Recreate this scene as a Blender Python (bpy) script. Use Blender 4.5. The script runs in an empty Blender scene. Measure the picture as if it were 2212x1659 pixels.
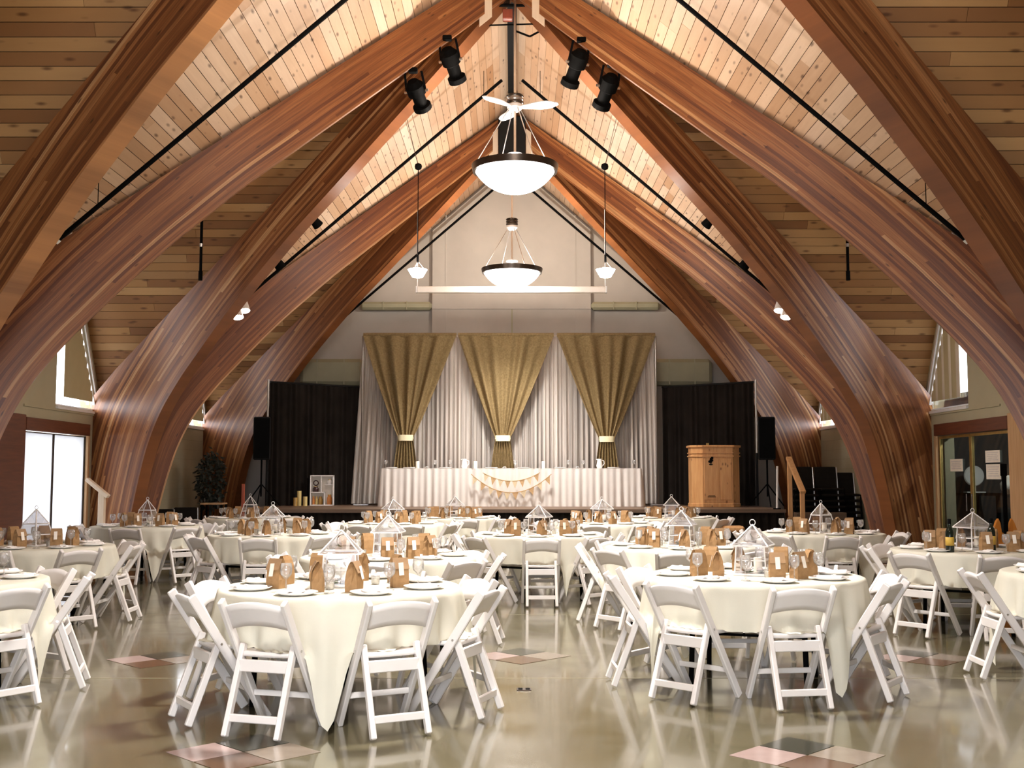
import bpy, bmesh, math, random
from math import sin, cos, pi, radians as R, sqrt, atan2
from mathutils import Vector, Matrix
random.seed(7)
S = bpy.context.scene
C = S.collection
# ------------------------------------------------------------------ camera
FPX, CX, CY, HORIZ, CAMH = 2400.0, 1106.0, 829.5, 1028.5, 1.46
PITCH = math.atan((HORIZ - CY) / FPX)
cam = bpy.data.objects.new('camera', bpy.data.cameras.new('camera'))
C.objects.link(cam)
cam.location = (0, 0, CAMH)
cam.rotation_euler = (pi / 2 + PITCH, 0, 0)
cam.data.sensor_width = 36
cam.data.lens = 36 * FPX / 2212
cam.data.clip_end = 200
S.camera = cam
# ------------------------------------------------------------------ world, lights, exposure
W = bpy.data.worlds.new('overcast_sky'); S.world = W; W.use_nodes = True
bg = W.node_tree.nodes['Background']
bg.inputs[0].default_value = (0.93, 0.95, 1.0, 1); bg.inputs[1].default_value = 10.0
S.view_settings.view_transform = 'Standard'; S.view_settings.look = 'None'
S.view_settings.exposure = 0.55; S.view_settings.gamma = 1.0
S.view_settings.use_curve_mapping = False
S.cycles.use_denoising = True
S.cycles.max_bounces = 8; S.cycles.diffuse_bounces = 4; S.cycles.glossy_bounces = 4
S.cycles.transparent_max_bounces = 12; S.cycles.transmission_bounces = 6
S.cycles.caustics_reflective = False; S.cycles.caustics_refractive = False
S.cycles.sample_clamp_indirect = 6
# hall geometry: arch feet F, ridge nodes N
HW, L, F1 = 6.7, 6.37, 18.0
F = {-1: F1 - 2 * L, 0: F1 - L, 1: F1, 2: F1 + L}
N = {-1: F1 - 2.5 * L, 0: F1 - 1.5 * L, 1: F1 - .5 * L, 2: F1 + .5 * L, 3: F1 + 1.5 * L}
ZR0, ZRS = 2.75, 5.85            # roof height z = ZR0 + ZRS*t
YEND, YBACK = 24.7, -3.0
UP_W, UP_COL = 440, (1.0, 0.88, 0.77)
BOWL_E, BOWL_IN = 20.0, 3.0
DOWN_W, STAGE_W = 1250, 45

def light(name, kind, loc, energy, color, size=.1, rot=(0, 0, 0), sy=None, spot=None):
    d = bpy.data.lights.new(name, kind); d.energy = energy; d.color = color
    if kind == 'AREA':
        d.size = size
        if sy: d.shape = 'RECTANGLE'; d.size_y = sy
    else:
        d.shadow_soft_size = size
    if kind == 'SPOT': d.spot_size = spot; d.spot_blend = .5
    o = bpy.data.objects.new(name, d); o.location = loc; o.rotation_euler = rot; C.objects.link(o); return o
# cool area fill added behind the camera to brighten the near chairs
light('rear_fill', 'AREA', (-1.0, -2.6, 1.9), 235, (0.84, 0.88, 1.0), 9.0, (R(84), 0, 0), 2.6)

# ------------------------------------------------------------------ helpers
def ray(px, py):
    a = (px - CX) / FPX; b = -(py - CY) / FPX; ct, st = cos(PITCH), sin(PITCH)
    return a, ct - b * st, st + b * ct
def at(px, py, Y):
    a, b, c = ray(px, py); k = Y / b
    return Vector((a * k, Y, CAMH + c * k))
def roof(t): return ZR0 + ZRS * t

class MB:
    def __init__(s): s.v = []; s.f = []; s.uv = None
    def add(s, vs, fs):
        o = len(s.v); s.v += [tuple(p) for p in vs]; s.f += [tuple(o + i for i in q) for q in fs]; return s
    def box(s, c, d, rz=0, m=None):
        x, y, z = d[0] / 2, d[1] / 2, d[2] / 2
        P = [Vector((a, b, e)) for e in (-z, z) for a, b in ((-x, -y), (x, -y), (x, y), (-x, y))]
        M = Matrix.Rotation(rz, 3, 'Z') if m is None else m
        c = Vector(c)
        return s.add([M @ p + c for p in P], [(3, 2, 1, 0), (4, 5, 6, 7), (0, 1, 5, 4), (1, 2, 6, 5), (2, 3, 7, 6), (3, 0, 4, 7)])
    def box2(s, a, b):
        a, b = Vector(a), Vector(b); d = b - a
        return s.box((a + b) / 2, (abs(d.x), abs(d.y), abs(d.z)))
    def bar(s, p, q, w, d, side=(1, 0, 0)):
        p, q = Vector(p), Vector(q); ax = (q - p).normalized(); sx = Vector(side)
        sx = (sx - ax * sx.dot(ax)).normalized(); sy = ax.cross(sx)
        M = Matrix((sx, sy, ax)).transposed()
        return s.box((p + q) / 2, (w, d, (q - p).length), m=M)
    def tube(s, p, q, r, n=8, r2=None, cap=True):
        p, q = Vector(p), Vector(q); ax = (q - p).normalized(); r2 = r if r2 is None else r2
        u = ax.orthogonal().normalized(); w = ax.cross(u); vs = []
        for c, rr in ((p, r), (q, r2)):
            vs += [c + (u * cos(2 * pi * i / n) + w * sin(2 * pi * i / n)) * rr for i in range(n)]
        fs = [(i, (i + 1) % n, n + (i + 1) % n, n + i) for i in range(n)]
        if cap: fs += [tuple(range(n - 1, -1, -1)), tuple(range(n, 2 * n))]
        return s.add(vs, fs)
    def path(s, pts, r, n=6):
        for a, b in zip(pts, pts[1:]): s.tube(a, b, r, n)
        return s
    def lathe(s, prof, n=20, c=(0, 0, 0), m=None, sq=None):
        c = Vector(c); vs = []
        for r, z in prof:
            for i in range(n):
                p = Vector((r * cos(2 * pi * i / n), r * sin(2 * pi * i / n), z))
                vs.append((m @ p if m else p) + c)
        k = len(prof); fs = [(j * n + i, j * n + (i + 1) % n, (j + 1) * n + (i + 1) % n, (j + 1) * n + i) for j in range(k - 1) for i in range(n)]
        return s.add(vs, fs)
    def grid(s, fn, nu, nv, flip=False):
        vs = [fn(i / nu, j / nv) for j in range(nv + 1) for i in range(nu + 1)]
        a = nu + 1
        fs = [(j * a + i, j * a + i + 1, (j + 1) * a + i + 1, (j + 1) * a + i) for j in range(nv) for i in range(nu)]
        if flip: fs = [q[::-1] for q in fs]
        return s.add(vs, fs)
    def poly(s, pts, d):
        # prism: polygon pts extruded by vector d
        n = len(pts); d = Vector(d); P = [Vector(p) for p in pts]
        return s.add(P + [p + d for p in P], [tuple(range(n - 1, -1, -1)), tuple(range(n, 2 * n))] + [(i, (i + 1) % n, n + (i + 1) % n, n + i) for i in range(n)])
    def mesh(s, name, m, smooth=False, bevel=0, solid=0, auto=None):
        me = bpy.data.meshes.new(name); me.from_pydata(s.v, [], s.f); me.update()
        bm = bmesh.new(); bm.from_mesh(me)
        bmesh.ops.recalc_face_normals(bm, faces=bm.faces) if not solid else None
        if solid: bmesh.ops.solidify(bm, geom=bm.faces[:], thickness=solid)
        if bevel: bmesh.ops.bevel(bm, geom=[e for e in bm.edges if e.calc_face_angle(0) > .5], offset=bevel, segments=1, affect='EDGES', clamp_overlap=True)
        bm.to_mesh(me); bm.free()
        if s.uv:
            ul = me.uv_layers.new(name='UVMap')
            for lp in me.loops: ul.data[lp.index].uv = s.uv[lp.vertex_index]
        if m: me.materials.append(m)
        if smooth:
            me.polygons.foreach_set('use_smooth', [True] * len(me.polygons))
            if auto: me.set_sharp_from_angle(angle=R(auto))
        return me
    def build(s, name, m, parent=None, **k):
        o = bpy.data.objects.new(name, s.mesh(name, m, **k)); C.objects.link(o)
        if parent is not None: o.parent = parent
        return o

def tag(o, label=None, cat=None, group=None, kind=None):
    if label: o['label'] = label
    if cat: o['category'] = cat
    if group: o['group'] = group
    if kind: o['kind'] = kind
    return o
def empty(name, loc=(0, 0, 0), rz=0, label=None, cat=None, group=None, kind=None):
    o = bpy.data.objects.new(name, None); o.empty_display_size = .1
    C.objects.link(o); o.location = loc; o.rotation_euler = (0, 0, rz); return tag(o, label, cat, group, kind)
def dup(root, loc, rz, label, group=None, scale=None):
    r = root.copy(); C.objects.link(r); r.location = loc; r.rotation_euler = (0, 0, rz)
    if scale: r.scale = scale
    r['label'] = label
    if group: r['group'] = group
    for ch in root.children:
        c = ch.copy(); C.objects.link(c); c.parent = r
        for g in ch.children:
            d = g.copy(); C.objects.link(d); d.parent = c
    return r
class Proto:
    """first use moves the original, later uses copy it"""
    def __init__(s, root): s.root = root; s.used = False
    def put(s, loc, rz, label, group=None, scale=None):
        if not s.used:
            s.used = True; o = s.root; o.location = loc; o.rotation_euler = (0, 0, rz); o['label'] = label
            if group: o['group'] = group
            if scale: o.scale = scale
            return o
        return dup(s.root, loc, rz, label, group, scale)

# ------------------------------------------------------------------ materials
class NT:
    def __init__(s, name):
        s.m = bpy.data.materials.new(name); s.m.use_nodes = True; s.t = s.m.node_tree; s.n = s.t.nodes
        s.b = s.n['Principled BSDF']; s.out = s.n['Material Output']
    def new(s, typ, **k):
        o = s.n.new(typ)
        for a, v in k.items(): setattr(o, a, v)
        return o
    def link(s, a, b): s.t.links.new(a, b)
    def noise(s, vec, scale, detail=3, rough=.5):
        o = s.new('ShaderNodeTexNoise'); o.inputs['Scale'].default_value = scale; o.inputs['Detail'].default_value = detail; o.inputs['Roughness'].default_value = rough
        if vec: s.link(vec, o.inputs['Vector'])
        return o.outputs['Fac']
    def ramp(s, fac, stops, interp='LINEAR'):
        o = s.new('ShaderNodeValToRGB'); o.color_ramp.interpolation = interp; e = o.color_ramp.elements
        while len(e) < len(stops): e.new(.5)
        for q, (p, c) in zip(e, stops): q.position = p; q.color = (*c, 1) if len(c) == 3 else c
        s.link(fac, o.inputs[0]); return o.outputs[0]
    def mix(s, fac, a, b, mode='MIX'):
        o = s.new('ShaderNodeMix', data_type='RGBA', blend_type=mode)
        for i, v in ((0, fac), (6, a), (7, b)):
            if isinstance(v, (float, int)): o.inputs[i].default_value = v
            elif isinstance(v, tuple): o.inputs[i].default_value = (*v, 1)
            else: s.link(v, o.inputs[i])
        return o.outputs[2]
    def math(s, op, a, b=None):
        o = s.new('ShaderNodeMath', operation=op)
        for i, v in ((0, a), (1, b)):
            if v is None: continue
            if isinstance(v, (float, int)): o.inputs[i].default_value = v
            else: s.link(v, o.inputs[i])
        return o.outputs[0]
    def coord(s, which='Object', scale=(1, 1, 1)):
        tc = s.new('ShaderNodeTexCoord'); mp = s.new('ShaderNodeMapping'); mp.inputs['Scale'].default_value = scale
        s.link(tc.outputs[which], mp.inputs[0]); return mp.outputs[0]
    def bump(s, h, strength=.2, dist=.01):
        o = s.new('ShaderNodeBump'); o.inputs['Strength'].default_value = strength; o.inputs['Distance'].default_value = dist
        s.link(h, o.inputs['Height']); s.link(o.outputs[0], s.b.inputs['Normal'])
def mat(name, col, rough=.5, metal=0, var=.08, scale=12, bump=0, spec=.5, emit=None, es=0, sheen=0):
    t = NT(name); b = t.b
    v = t.coord()
    n = t.noise(v, scale)
    lo = tuple(max(0, c * (1 - var)) for c in col); hi = tuple(min(1, c * (1 + var)) for c in col)
    t.link(t.ramp(n, [(.3, lo), (.7, hi)]), b.inputs['Base Color'])
    b.inputs['Roughness'].default_value = rough; b.inputs['Metallic'].default_value = metal
    b.inputs['Specular IOR Level'].default_value = spec
    if sheen: b.inputs['Sheen Weight'].default_value = sheen
    if bump: t.bump(t.noise(v, scale * 4), bump, .005)
    if emit: b.inputs['Emission Color'].default_value = (*emit, 1); b.inputs['Emission Strength'].default_value = es
    return t.m
def wood_planks(name, axis, tones, rough=.55):
    t = NT(name); st = [7.0, 7.0, 7.0]; st[axis] = .5
    v = t.coord('Object', tuple(st)); oi = t.new('ShaderNodeObjectInfo')
    off = t.new('ShaderNodeVectorMath', operation='ADD'); t.link(v, off.inputs[0])
    sc = t.new('ShaderNodeVectorMath', operation='SCALE'); sc.inputs[0].default_value = (37, 53, 71); t.link(oi.outputs['Random'], sc.inputs['Scale']); t.link(sc.outputs[0], off.inputs[1])
    g = t.noise(off.outputs[0], 3.0, 5, .6)
    base = t.ramp(oi.outputs['Random'], [(0, tones[0]), (.25, tones[1]), (.6, tones[2]), (.9, tones[3]), (1, tones[4])])
    c = t.mix(t.math('MULTIPLY', g, .55), base, (.30, .13, .05), 'MIX')
    c = t.mix(.35, c, base)
    ks = [9.0, 9.0, 9.0]; ks[axis] = 3.0
    kv = t.coord('Object', tuple(ks)); vo = t.new('ShaderNodeTexVoronoi'); vo.inputs['Scale'].default_value = 1.0; t.link(kv, vo.inputs['Vector'])
    k = t.ramp(vo.outputs['Distance'], [(.07, (1, 1, 1)), (.22, (0, 0, 0))])
    c = t.mix(t.math('MULTIPLY', k, .75), c, (.07, .022, .008))
    t.link(c, t.b.inputs['Base Color']); t.b.inputs['Roughness'].default_value = rough
    t.b.inputs['Specular IOR Level'].default_value = .3
    t.bump(g, .08, .004)
    return t.m
def wood_simple(name, c1, c2, axis=2, rough=.5, knots=False):
    t = NT(name); st = [14.0] * 3; st[axis] = 1.2
    v = t.coord('Object', tuple(st)); g = t.noise(v, 2.0, 5, .6)
    c = t.ramp(g, [(.3, c1), (.7, c2)])
    if knots:
        vo = t.new('ShaderNodeTexVoronoi'); vo.inputs['Scale'].default_value = 1.0
        ks = [9.0] * 3; ks[axis] = 5.0; t.link(t.coord('Object', tuple(ks)), vo.inputs['Vector'])
        k = t.ramp(vo.outputs['Distance'], [(.06, (1, 1, 1)), (.2, (0, 0, 0))])
        c = t.mix(t.math('MULTIPLY', k, .8), c, (.10, .03, .01))
    t.link(c, t.b.inputs['Base Color']); t.b.inputs['Roughness'].default_value = rough; t.bump(g, .06, .004)
    return t.m
def glulam():
    t = NT('glulam_timber'); tc = t.new('ShaderNodeTexCoord'); sp = t.new('ShaderNodeSeparateXYZ'); t.link(tc.outputs['UV'], sp.inputs[0])
    oi = t.new('ShaderNodeObjectInfo')
    lam = t.math('FLOOR', t.math('DIVIDE', sp.outputs[1], .040))
    seg = t.math('FLOOR', t.math('ADD', t.math('DIVIDE', sp.outputs[0], 4.6), t.math('MULTIPLY', lam, .37)))
    seg = t.math('MULTIPLY', seg, t.math('MINIMUM', lam, 1.0))
    cb = t.new('ShaderNodeCombineXYZ'); t.link(lam, cb.inputs[0]); t.link(seg, cb.inputs[1]); t.link(oi.outputs['Random'], cb.inputs[2])
    wn = t.new('ShaderNodeTexWhiteNoise'); t.link(cb.outputs[0], wn.inputs['Vector'])
    base = t.ramp(wn.outputs['Value'], [(0, (.14, .040, .014)), (.35, (.24, .082, .025)), (.7, (.34, .128, .040)), (.90, (.50, .22, .08)), (1, (.68, .38, .17))])
    mp = t.new('ShaderNodeMapping'); mp.inputs['Scale'].default_value = (.9, 34, 1); t.link(tc.outputs['UV'], mp.inputs[0])
    g = t.noise(mp.outputs[0], 1.6, 6, .65)
    c = t.mix(t.ramp(g, [(.35, (0, 0, 0)), (.75, (.75, .75, .75))]), base, (.05, .014, .007))
    mp2 = t.new('ShaderNodeMapping'); mp2.inputs['Scale'].default_value = (2.6, 9, 1); t.link(tc.outputs['UV'], mp2.inputs[0])
    vo = t.new('ShaderNodeTexVoronoi'); vo.inputs['Scale'].default_value = 1.0; t.link(mp2.outputs[0], vo.inputs['Vector'])
    k = t.ramp(vo.outputs['Distance'], [(.04, (1, 1, 1)), (.12, (0, 0, 0))])
    c = t.mix(t.math('MULTIPLY', k, .8), c, (.035, .010, .005))
    t.link(c, t.b.inputs['Base Color']); t.b.inputs['Roughness'].default_value = .38
    t.b.inputs['Specular IOR Level'].default_value = .4
    t.bump(g, .05, .004)
    return t.m
def floor_mat():
    t = NT('polished_concrete'); v = t.coord()
    n1 = t.noise(v, .7, 5, .6); n2 = t.noise(v, 14, 6, .7)
    c = t.ramp(n1, [(.3, (.100, .086, .042)), (.7, (.145, .126, .068))])
    c = t.mix(t.math('MULTIPLY', n2, .35), c, (.17, .15, .10))
    t.link(c, t.b.inputs['Base Color'])
    t.link(t.ramp(t.noise(v, 2.5, 4), [(.3, (.13,) * 3), (.7, (.24,) * 3)]), t.b.inputs['Roughness'])
    t.b.inputs['Specular IOR Level'].default_value = .8
    t.b.inputs['Coat Weight'].default_value = .5; t.b.inputs['Coat Roughness'].default_value = .07; t.b.inputs['Coat IOR'].default_value = 1.6
    t.bump(t.noise(v, 3.0, 2), .03, .01)
    return t.m
def thin_glass(name, tint=(1, 1, 1), refl=.12, rough=.02, white=0, fres=.6):
    t = NT(name); tr = t.new('ShaderNodeBsdfTransparent'); tr.inputs[0].default_value = (*tint, 1)
    gl = t.new('ShaderNodeBsdfGlossy'); gl.inputs['Roughness'].default_value = rough
    lw = t.new('ShaderNodeLayerWeight'); lw.inputs[0].default_value = .3
    f = t.math('ADD', t.math('MULTIPLY', lw.outputs['Fresnel'], fres), refl)
    f = t.math('MINIMUM', f, .9)
    mx = t.new('ShaderNodeMixShader'); t.link(f, mx.inputs[0]); t.link(tr.outputs[0], mx.inputs[1]); t.link(gl.outputs[0], mx.inputs[2])
    if white:
        d = t.new('ShaderNodeBsdfDiffuse'); d.inputs[0].default_value = (.9, .88, .86, 1); m2 = t.new('ShaderNodeMixShader'); m2.inputs[0].default_value = white
        t.link(mx.outputs[0], m2.inputs[1]); t.link(d.outputs[0], m2.inputs[2]); mx = m2
    t.link(mx.outputs[0], t.out.inputs[0]); return t.m
def cloth_mat(name, col, transl=.25, rough=.8):
    t = NT(name); v = t.coord()
    n = t.noise(v, 5, 3)
    c = t.ramp(n, [(.3, tuple(x * .95 for x in col)), (.7, col)])
    d = t.new('ShaderNodeBsdfDiffuse'); tl = t.new('ShaderNodeBsdfTranslucent')
    t.link(c, d.inputs[0]); t.link(c, tl.inputs[0])
    bp = t.new('ShaderNodeBump'); bp.inputs['Strength'].default_value = .15; bp.inputs['Distance'].default_value = .004
    t.link(t.noise(v, 160, 2), bp.inputs['Height']); t.link(bp.outputs[0], d.inputs['Normal'])
    mx = t.new('ShaderNodeMixShader'); mx.inputs[0].default_value = transl; t.link(d.outputs[0], mx.inputs[1]); t.link(tl.outputs[0], mx.inputs[2])
    t.link(mx.outputs[0], t.out.inputs[0]); return t.m
def sheer_mat():
    t = NT('sheer_voile'); v = t.coord('Object', (1, 1, .02))
    n = t.ramp(t.noise(v, 3.2, 5, .7), [(.36, (.30,) * 3), (.58, (.95,) * 3)])
    d = t.new('ShaderNodeBsdfDiffuse'); d.inputs[0].default_value = (.84, .77, .70, 1)
    tl = t.new('ShaderNodeBsdfTranslucent'); tl.inputs[0].default_value = (.84, .77, .70, 1)
    m1 = t.new('ShaderNodeMixShader'); m1.inputs[0].default_value = .3; t.link(d.outputs[0], m1.inputs[1]); t.link(tl.outputs[0], m1.inputs[2])
    tr = t.new('ShaderNodeBsdfTransparent'); mx = t.new('ShaderNodeMixShader')
    t.link(n, mx.inputs[0]); t.link(tr.outputs[0], mx.inputs[1]); t.link(m1.outputs[0], mx.inputs[2])
    t.link(mx.outputs[0], t.out.inputs[0]); return t.m
def burlap_mat():
    t = NT('burlap'); v = t.coord('Object', (1, 1, 1))
    w1 = t.new('ShaderNodeTexWave', bands_direction='X'); w1.inputs['Scale'].default_value = 60; w2 = t.new('ShaderNodeTexWave', bands_direction='Z'); w2.inputs['Scale'].default_value = 60
    t.link(v, w1.inputs[0]); t.link(v, w2.inputs[0])
    n = t.noise(v, 30, 4, .7)
    c = t.ramp(n, [(.3, (.17, .118, .050)), (.7, (.29, .212, .105))])
    t.link(c, t.b.inputs['Base Color']); t.b.inputs['Roughness'].default_value = .9; t.b.inputs['Specular IOR Level'].default_value = .1
    t.bump(t.math('ADD', w1.outputs['Fac'], w2.outputs['Fac']), .2, .003); return t.m
def block_wall(name, col):
    t = NT(name); v = t.coord()
    n = t.noise(v, 3, 4); c = t.ramp(n, [(.3, tuple(x * .93 for x in col)), (.7, col)])
    t.link(c, t.b.inputs['Base Color']); t.b.inputs['Roughness'].default_value = .7; t.b.inputs['Specular IOR Level'].default_value = .25
    t.bump(t.noise(v, 60, 4), .1, .004); return t.m
def emit_mat(name, col, st, back=None):
    t = NT(name); t.b.inputs['Base Color'].default_value = (.9, .88, .85, 1)
    n = t.noise(t.coord(), 3)
    t.link(t.ramp(n, [(0, tuple(c * .97 for c in col)), (1, col)]), t.b.inputs['Emission Color'])
    t.b.inputs['Emission Strength'].default_value = st
    if back is not None:
        g = t.new('ShaderNodeNewGeometry'); t.link(t.math('ADD', t.math('MULTIPLY', g.outputs['Backfacing'], back - st), st), t.b.inputs['Emission Strength'])
    return t.m

M = dict(
    floor=floor_mat(), glulam=glulam(),
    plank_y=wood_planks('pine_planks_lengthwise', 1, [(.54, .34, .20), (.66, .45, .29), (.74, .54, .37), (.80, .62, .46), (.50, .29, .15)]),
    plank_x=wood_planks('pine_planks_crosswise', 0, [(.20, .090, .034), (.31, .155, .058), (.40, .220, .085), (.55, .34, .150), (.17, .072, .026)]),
    decking=mat('dark_roof_deck', (.06, .03, .015), .9, var=.3, scale=4),
    wall=block_wall('painted_block', (.50, .46, .32)), wall_far=block_wall('cream_plaster', (.46, .42, .365)),
    joint=mat('block_mortar', (.42, .38, .26), .9),
    olive=mat('olive_paint', (.36, .34, .22), .6, var=.05, scale=3),
    white=mat('white_resin', (.80, .765, .74), .38, var=.03, scale=6),
    wmetal=mat('white_enamel', (.80, .78, .76), .35, var=.03), frame=mat('white_window_frame', (.85, .87, .9), .4, var=.02),
    cloth=cloth_mat('ivory_linen', (.81, .79, .67), .2), skirt=cloth_mat('white_skirt', (.88, .84, .79), .15),
    black=mat('black_metal', (.004, .004, .004), .6, var=.2, spec=.02), blackcloth=mat('black_velour', (.014, .011, .009), .95, var=.25, scale=3, spec=.1),
    blackplastic=mat('black_plastic', (.010, .010, .010), .7, var=.1, spec=.15),
    chrome=mat('brushed_steel', (.62, .60, .58), .28, 1, var=.04), bronze=mat('dark_bronze', (.05, .035, .025), .3, .7, var=.1),
    paper=mat('kraft_paper', (.36, .215, .10), .8, var=.12, scale=25, bump=.15, spec=.15), paperdark=mat('kraft_paper_fold', (.33, .20, .10), .85, var=.1, scale=25),
    tagm=mat('cream_card', (.88, .82, .72), .7, var=.03), china=mat('white_china', (.88, .85, .82), .15, var=.02),
    napkin=mat('white_napkin', (.86, .83, .80), .85, var=.04, scale=30), wax=mat('ivory_wax', (.88, .82, .68), .4, var=.03),
    glass=thin_glass('clear_glass', (.97, .97, .97), .04, white=.10), lglass=thin_glass('lantern_glass', (.98, .98, 1), .01, white=.012), frosted=cloth_mat('frosted_white_glass', (.44, .44, .45), .85), pane=thin_glass('window_glass', (.98, .99, 1), .04), darkpane=thin_glass('dark_door_glass', (.62, .66, .65), .01, fres=.22),
    lampglass=emit_mat('glowing_opal_glass', (1.0, .94, .89), BOWL_E, BOWL_IN), bulb=emit_mat('lit_lamp', (1.0, .93, .85), 26),
    brownwood=wood_simple('red_brown_board', (.10, .028, .014), (.16, .048, .022), 1, .45),
    tanwood=wood_simple('tan_veneer', (.52, .30, .14), (.64, .41, .21), 2, .45),
    pine=wood_simple('knotty_pine', (.56, .27, .095), (.70, .40, .17), 2, .4, knots=True), palewood=wood_simple('pale_rail_wood', (.74, .60, .44), (.84, .71, .55), 2, .5),
    railwood=wood_simple('orange_rail_wood', (.58, .30, .12), (.72, .42, .19), 2, .5), redwood=wood_simple('red_post_wood', (.30, .06, .03), (.40, .09, .04), 2, .5),
    stage=wood_simple('stage_boards', (.10, .062, .038), (.16, .10, .062), 0, .5),
    burlap=burlap_mat(), sheer=sheer_mat(), band=mat('cream_ribbon', (.84, .78, .52), .5, var=.03),
    bunting=mat('bunting_hessian', (.62, .42, .22), .9, var=.15, scale=40), buntlight=mat('bunting_cream', (.78, .66, .44), .9, var=.1, scale=40), cord=mat('jute_cord', (.55, .36, .18), .9),
    blind=cloth_mat('beige_blind_fabric', (.52, .44, .28), .12), blind2=cloth_mat('pale_blind_fabric', (.62, .54, .44), .22),
    tiledark=mat('dark_green_tile', (.045, .045, .032), .15, var=.1, spec=.8), tilepink=mat('pink_tile', (.40, .295, .27), .15, var=.05, spec=.8), tilebrown=mat('brown_tile', (.12, .062, .032), .15, var=.1, spec=.8), tilepale=mat('pale_rose_tile', (.25, .205, .16), .15, var=.05, spec=.8),
    brass=mat('brass_edge', (.55, .38, .13), .35, .8, var=.1), bottle=mat('dark_green_bottle', (.006, .012, .008), .08, var=.1), label=mat('gold_label', (.62, .40, .06), .5),
    rose=mat('white_rose_petal', (.85, .78, .72), .7, var=.06, scale=30), leaf=mat('dark_leaf', (.012, .016, .010), .6, var=.3), greenleaf=mat('green_leaf', (.12, .20, .06), .6, var=.2),
    guitar=wood_simple('orange_guitar_lacquer', (.62, .22, .03), (.75, .33, .06), 2, .15), yellow=mat('yellow_wax', (.75, .60, .25), .45, var=.05), orange=mat('orange_glaze', (.6, .22, .05), .4), navy=mat('dark_glaze', (.05, .02, .02), .3),
    inside=mat('dark_room_paint', (.045, .045, .045), .8, var=.1), screenw=mat('white_screen_case', (.88, .82, .74), .4, var=.02), print=mat('printed_page', (.62, .58, .58), .7), jar=mat('amber_jar', (.50, .30, .08), .2),
)

# ------------------------------------------------------------------ floor
fl = MB().box2((-9, YBACK - 1, -.1), (9, YEND + .3, 0)).build('floor', M['floor']); tag(fl, 'polished beige concrete floor with inlaid diamond tiles', kind='structure')
def gpt(px, py):
    a, b, c = ray(px, py); k = -CAMH / c; return Vector((a * k, b * k, 0))
def tile_set(c, half=.208):
    for dx, dy, m in ((-half, 0, 'tilepink'), (0, half, 'tiledark'), (0, -half, 'tilebrown'), (half, 0, 'tilepale')):
        x, y = c[0] + dx, c[1] + dy; h = half - .006
        MB().poly([(x - h, y, .0005), (x, y - h, .0005), (x + h, y, .0005), (x, y + h, .0005)], (0, 0, .002)).build('floor_tile', M[m], fl)
for px, py in ((526, 1625), (1744, 1632), (1125, 1417), (340, 1425), (1995, 1421)): tile_set(gpt(px, py))
# joints sawn in the slab
for y in (4.6, 8.2, 11.9, 15.6): MB().box2((-6.6, y, .0003), (6.6, y + .006, .0012)).build('floor_joint', M['joint'], fl)
g = gpt(1132, 1490); fb = empty('floor_box', (g.x, g.y, 0), 0, 'small dark metal outlet plate set in the floor aisle', 'floor outlet')
MB().box((0, 0, .003), (.10, .09, .006)).build('cover_plate', M['bronze'], fb, bevel=.002)
for k in (-1, 1): MB().box((k * .025, 0, .0065), (.03, .06, .003)).build('flap', M['black'], fb)

# ------------------------------------------------------------------ walls
def hole_wall(name, X, outer, holes, thick, m, label):
    bm = bmesh.new()
    for loop in [outer] + holes:
        vs = [bm.verts.new((X, y, z)) for y, z in loop]
        for a, b in zip(vs, vs[1:] + vs[:1]): bm.edges.new((a, b))
    bmesh.ops.triangle_fill(bm, edges=bm.edges[:], use_beauty=True)
    bmesh.ops.dissolve_limit(bm, angle_limit=.01, verts=bm.verts, edges=bm.edges)
    r = bmesh.ops.extrude_face_region(bm, geom=bm.faces[:])
    for v in r['geom']:
        if isinstance(v, bmesh.types.BMVert): v.co.x += thick
    bmesh.ops.recalc_face_normals(bm, faces=bm.faces)
    me = bpy.data.meshes.new(name); bm.to_mesh(me); bm.free(); me.materials.append(m)
    o = bpy.data.objects.new(name, me); C.objects.link(o); return tag(o, label, kind='structure')
zig = [(YBACK, 0), (YEND, 0), (YEND, roof(2 * (YEND - F[2]) / L)), (F[2], ZR0 + .1)]
for k in (2, 1, 0): zig += [(N[k], roof(1)), (F[k - 1], ZR0 + .1)]
zig += [(N[-1], roof(1)), (YBACK, roof(1))]
DOOR = (15.22, 17.48, 2.09); DOORR = (14.93, 17.48, 2.09)
def win_tri(f): return [(f - 1.72, 2.50), (f - .10, 2.50), (f - 1.72, 2.50 + 1.62 * 1.86)]
def door_hole(D, o=0): return [(D[0] + o, .004), (D[1] + o, .004), (D[1] + o, D[2]), (D[0] + o, D[2])]
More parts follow.
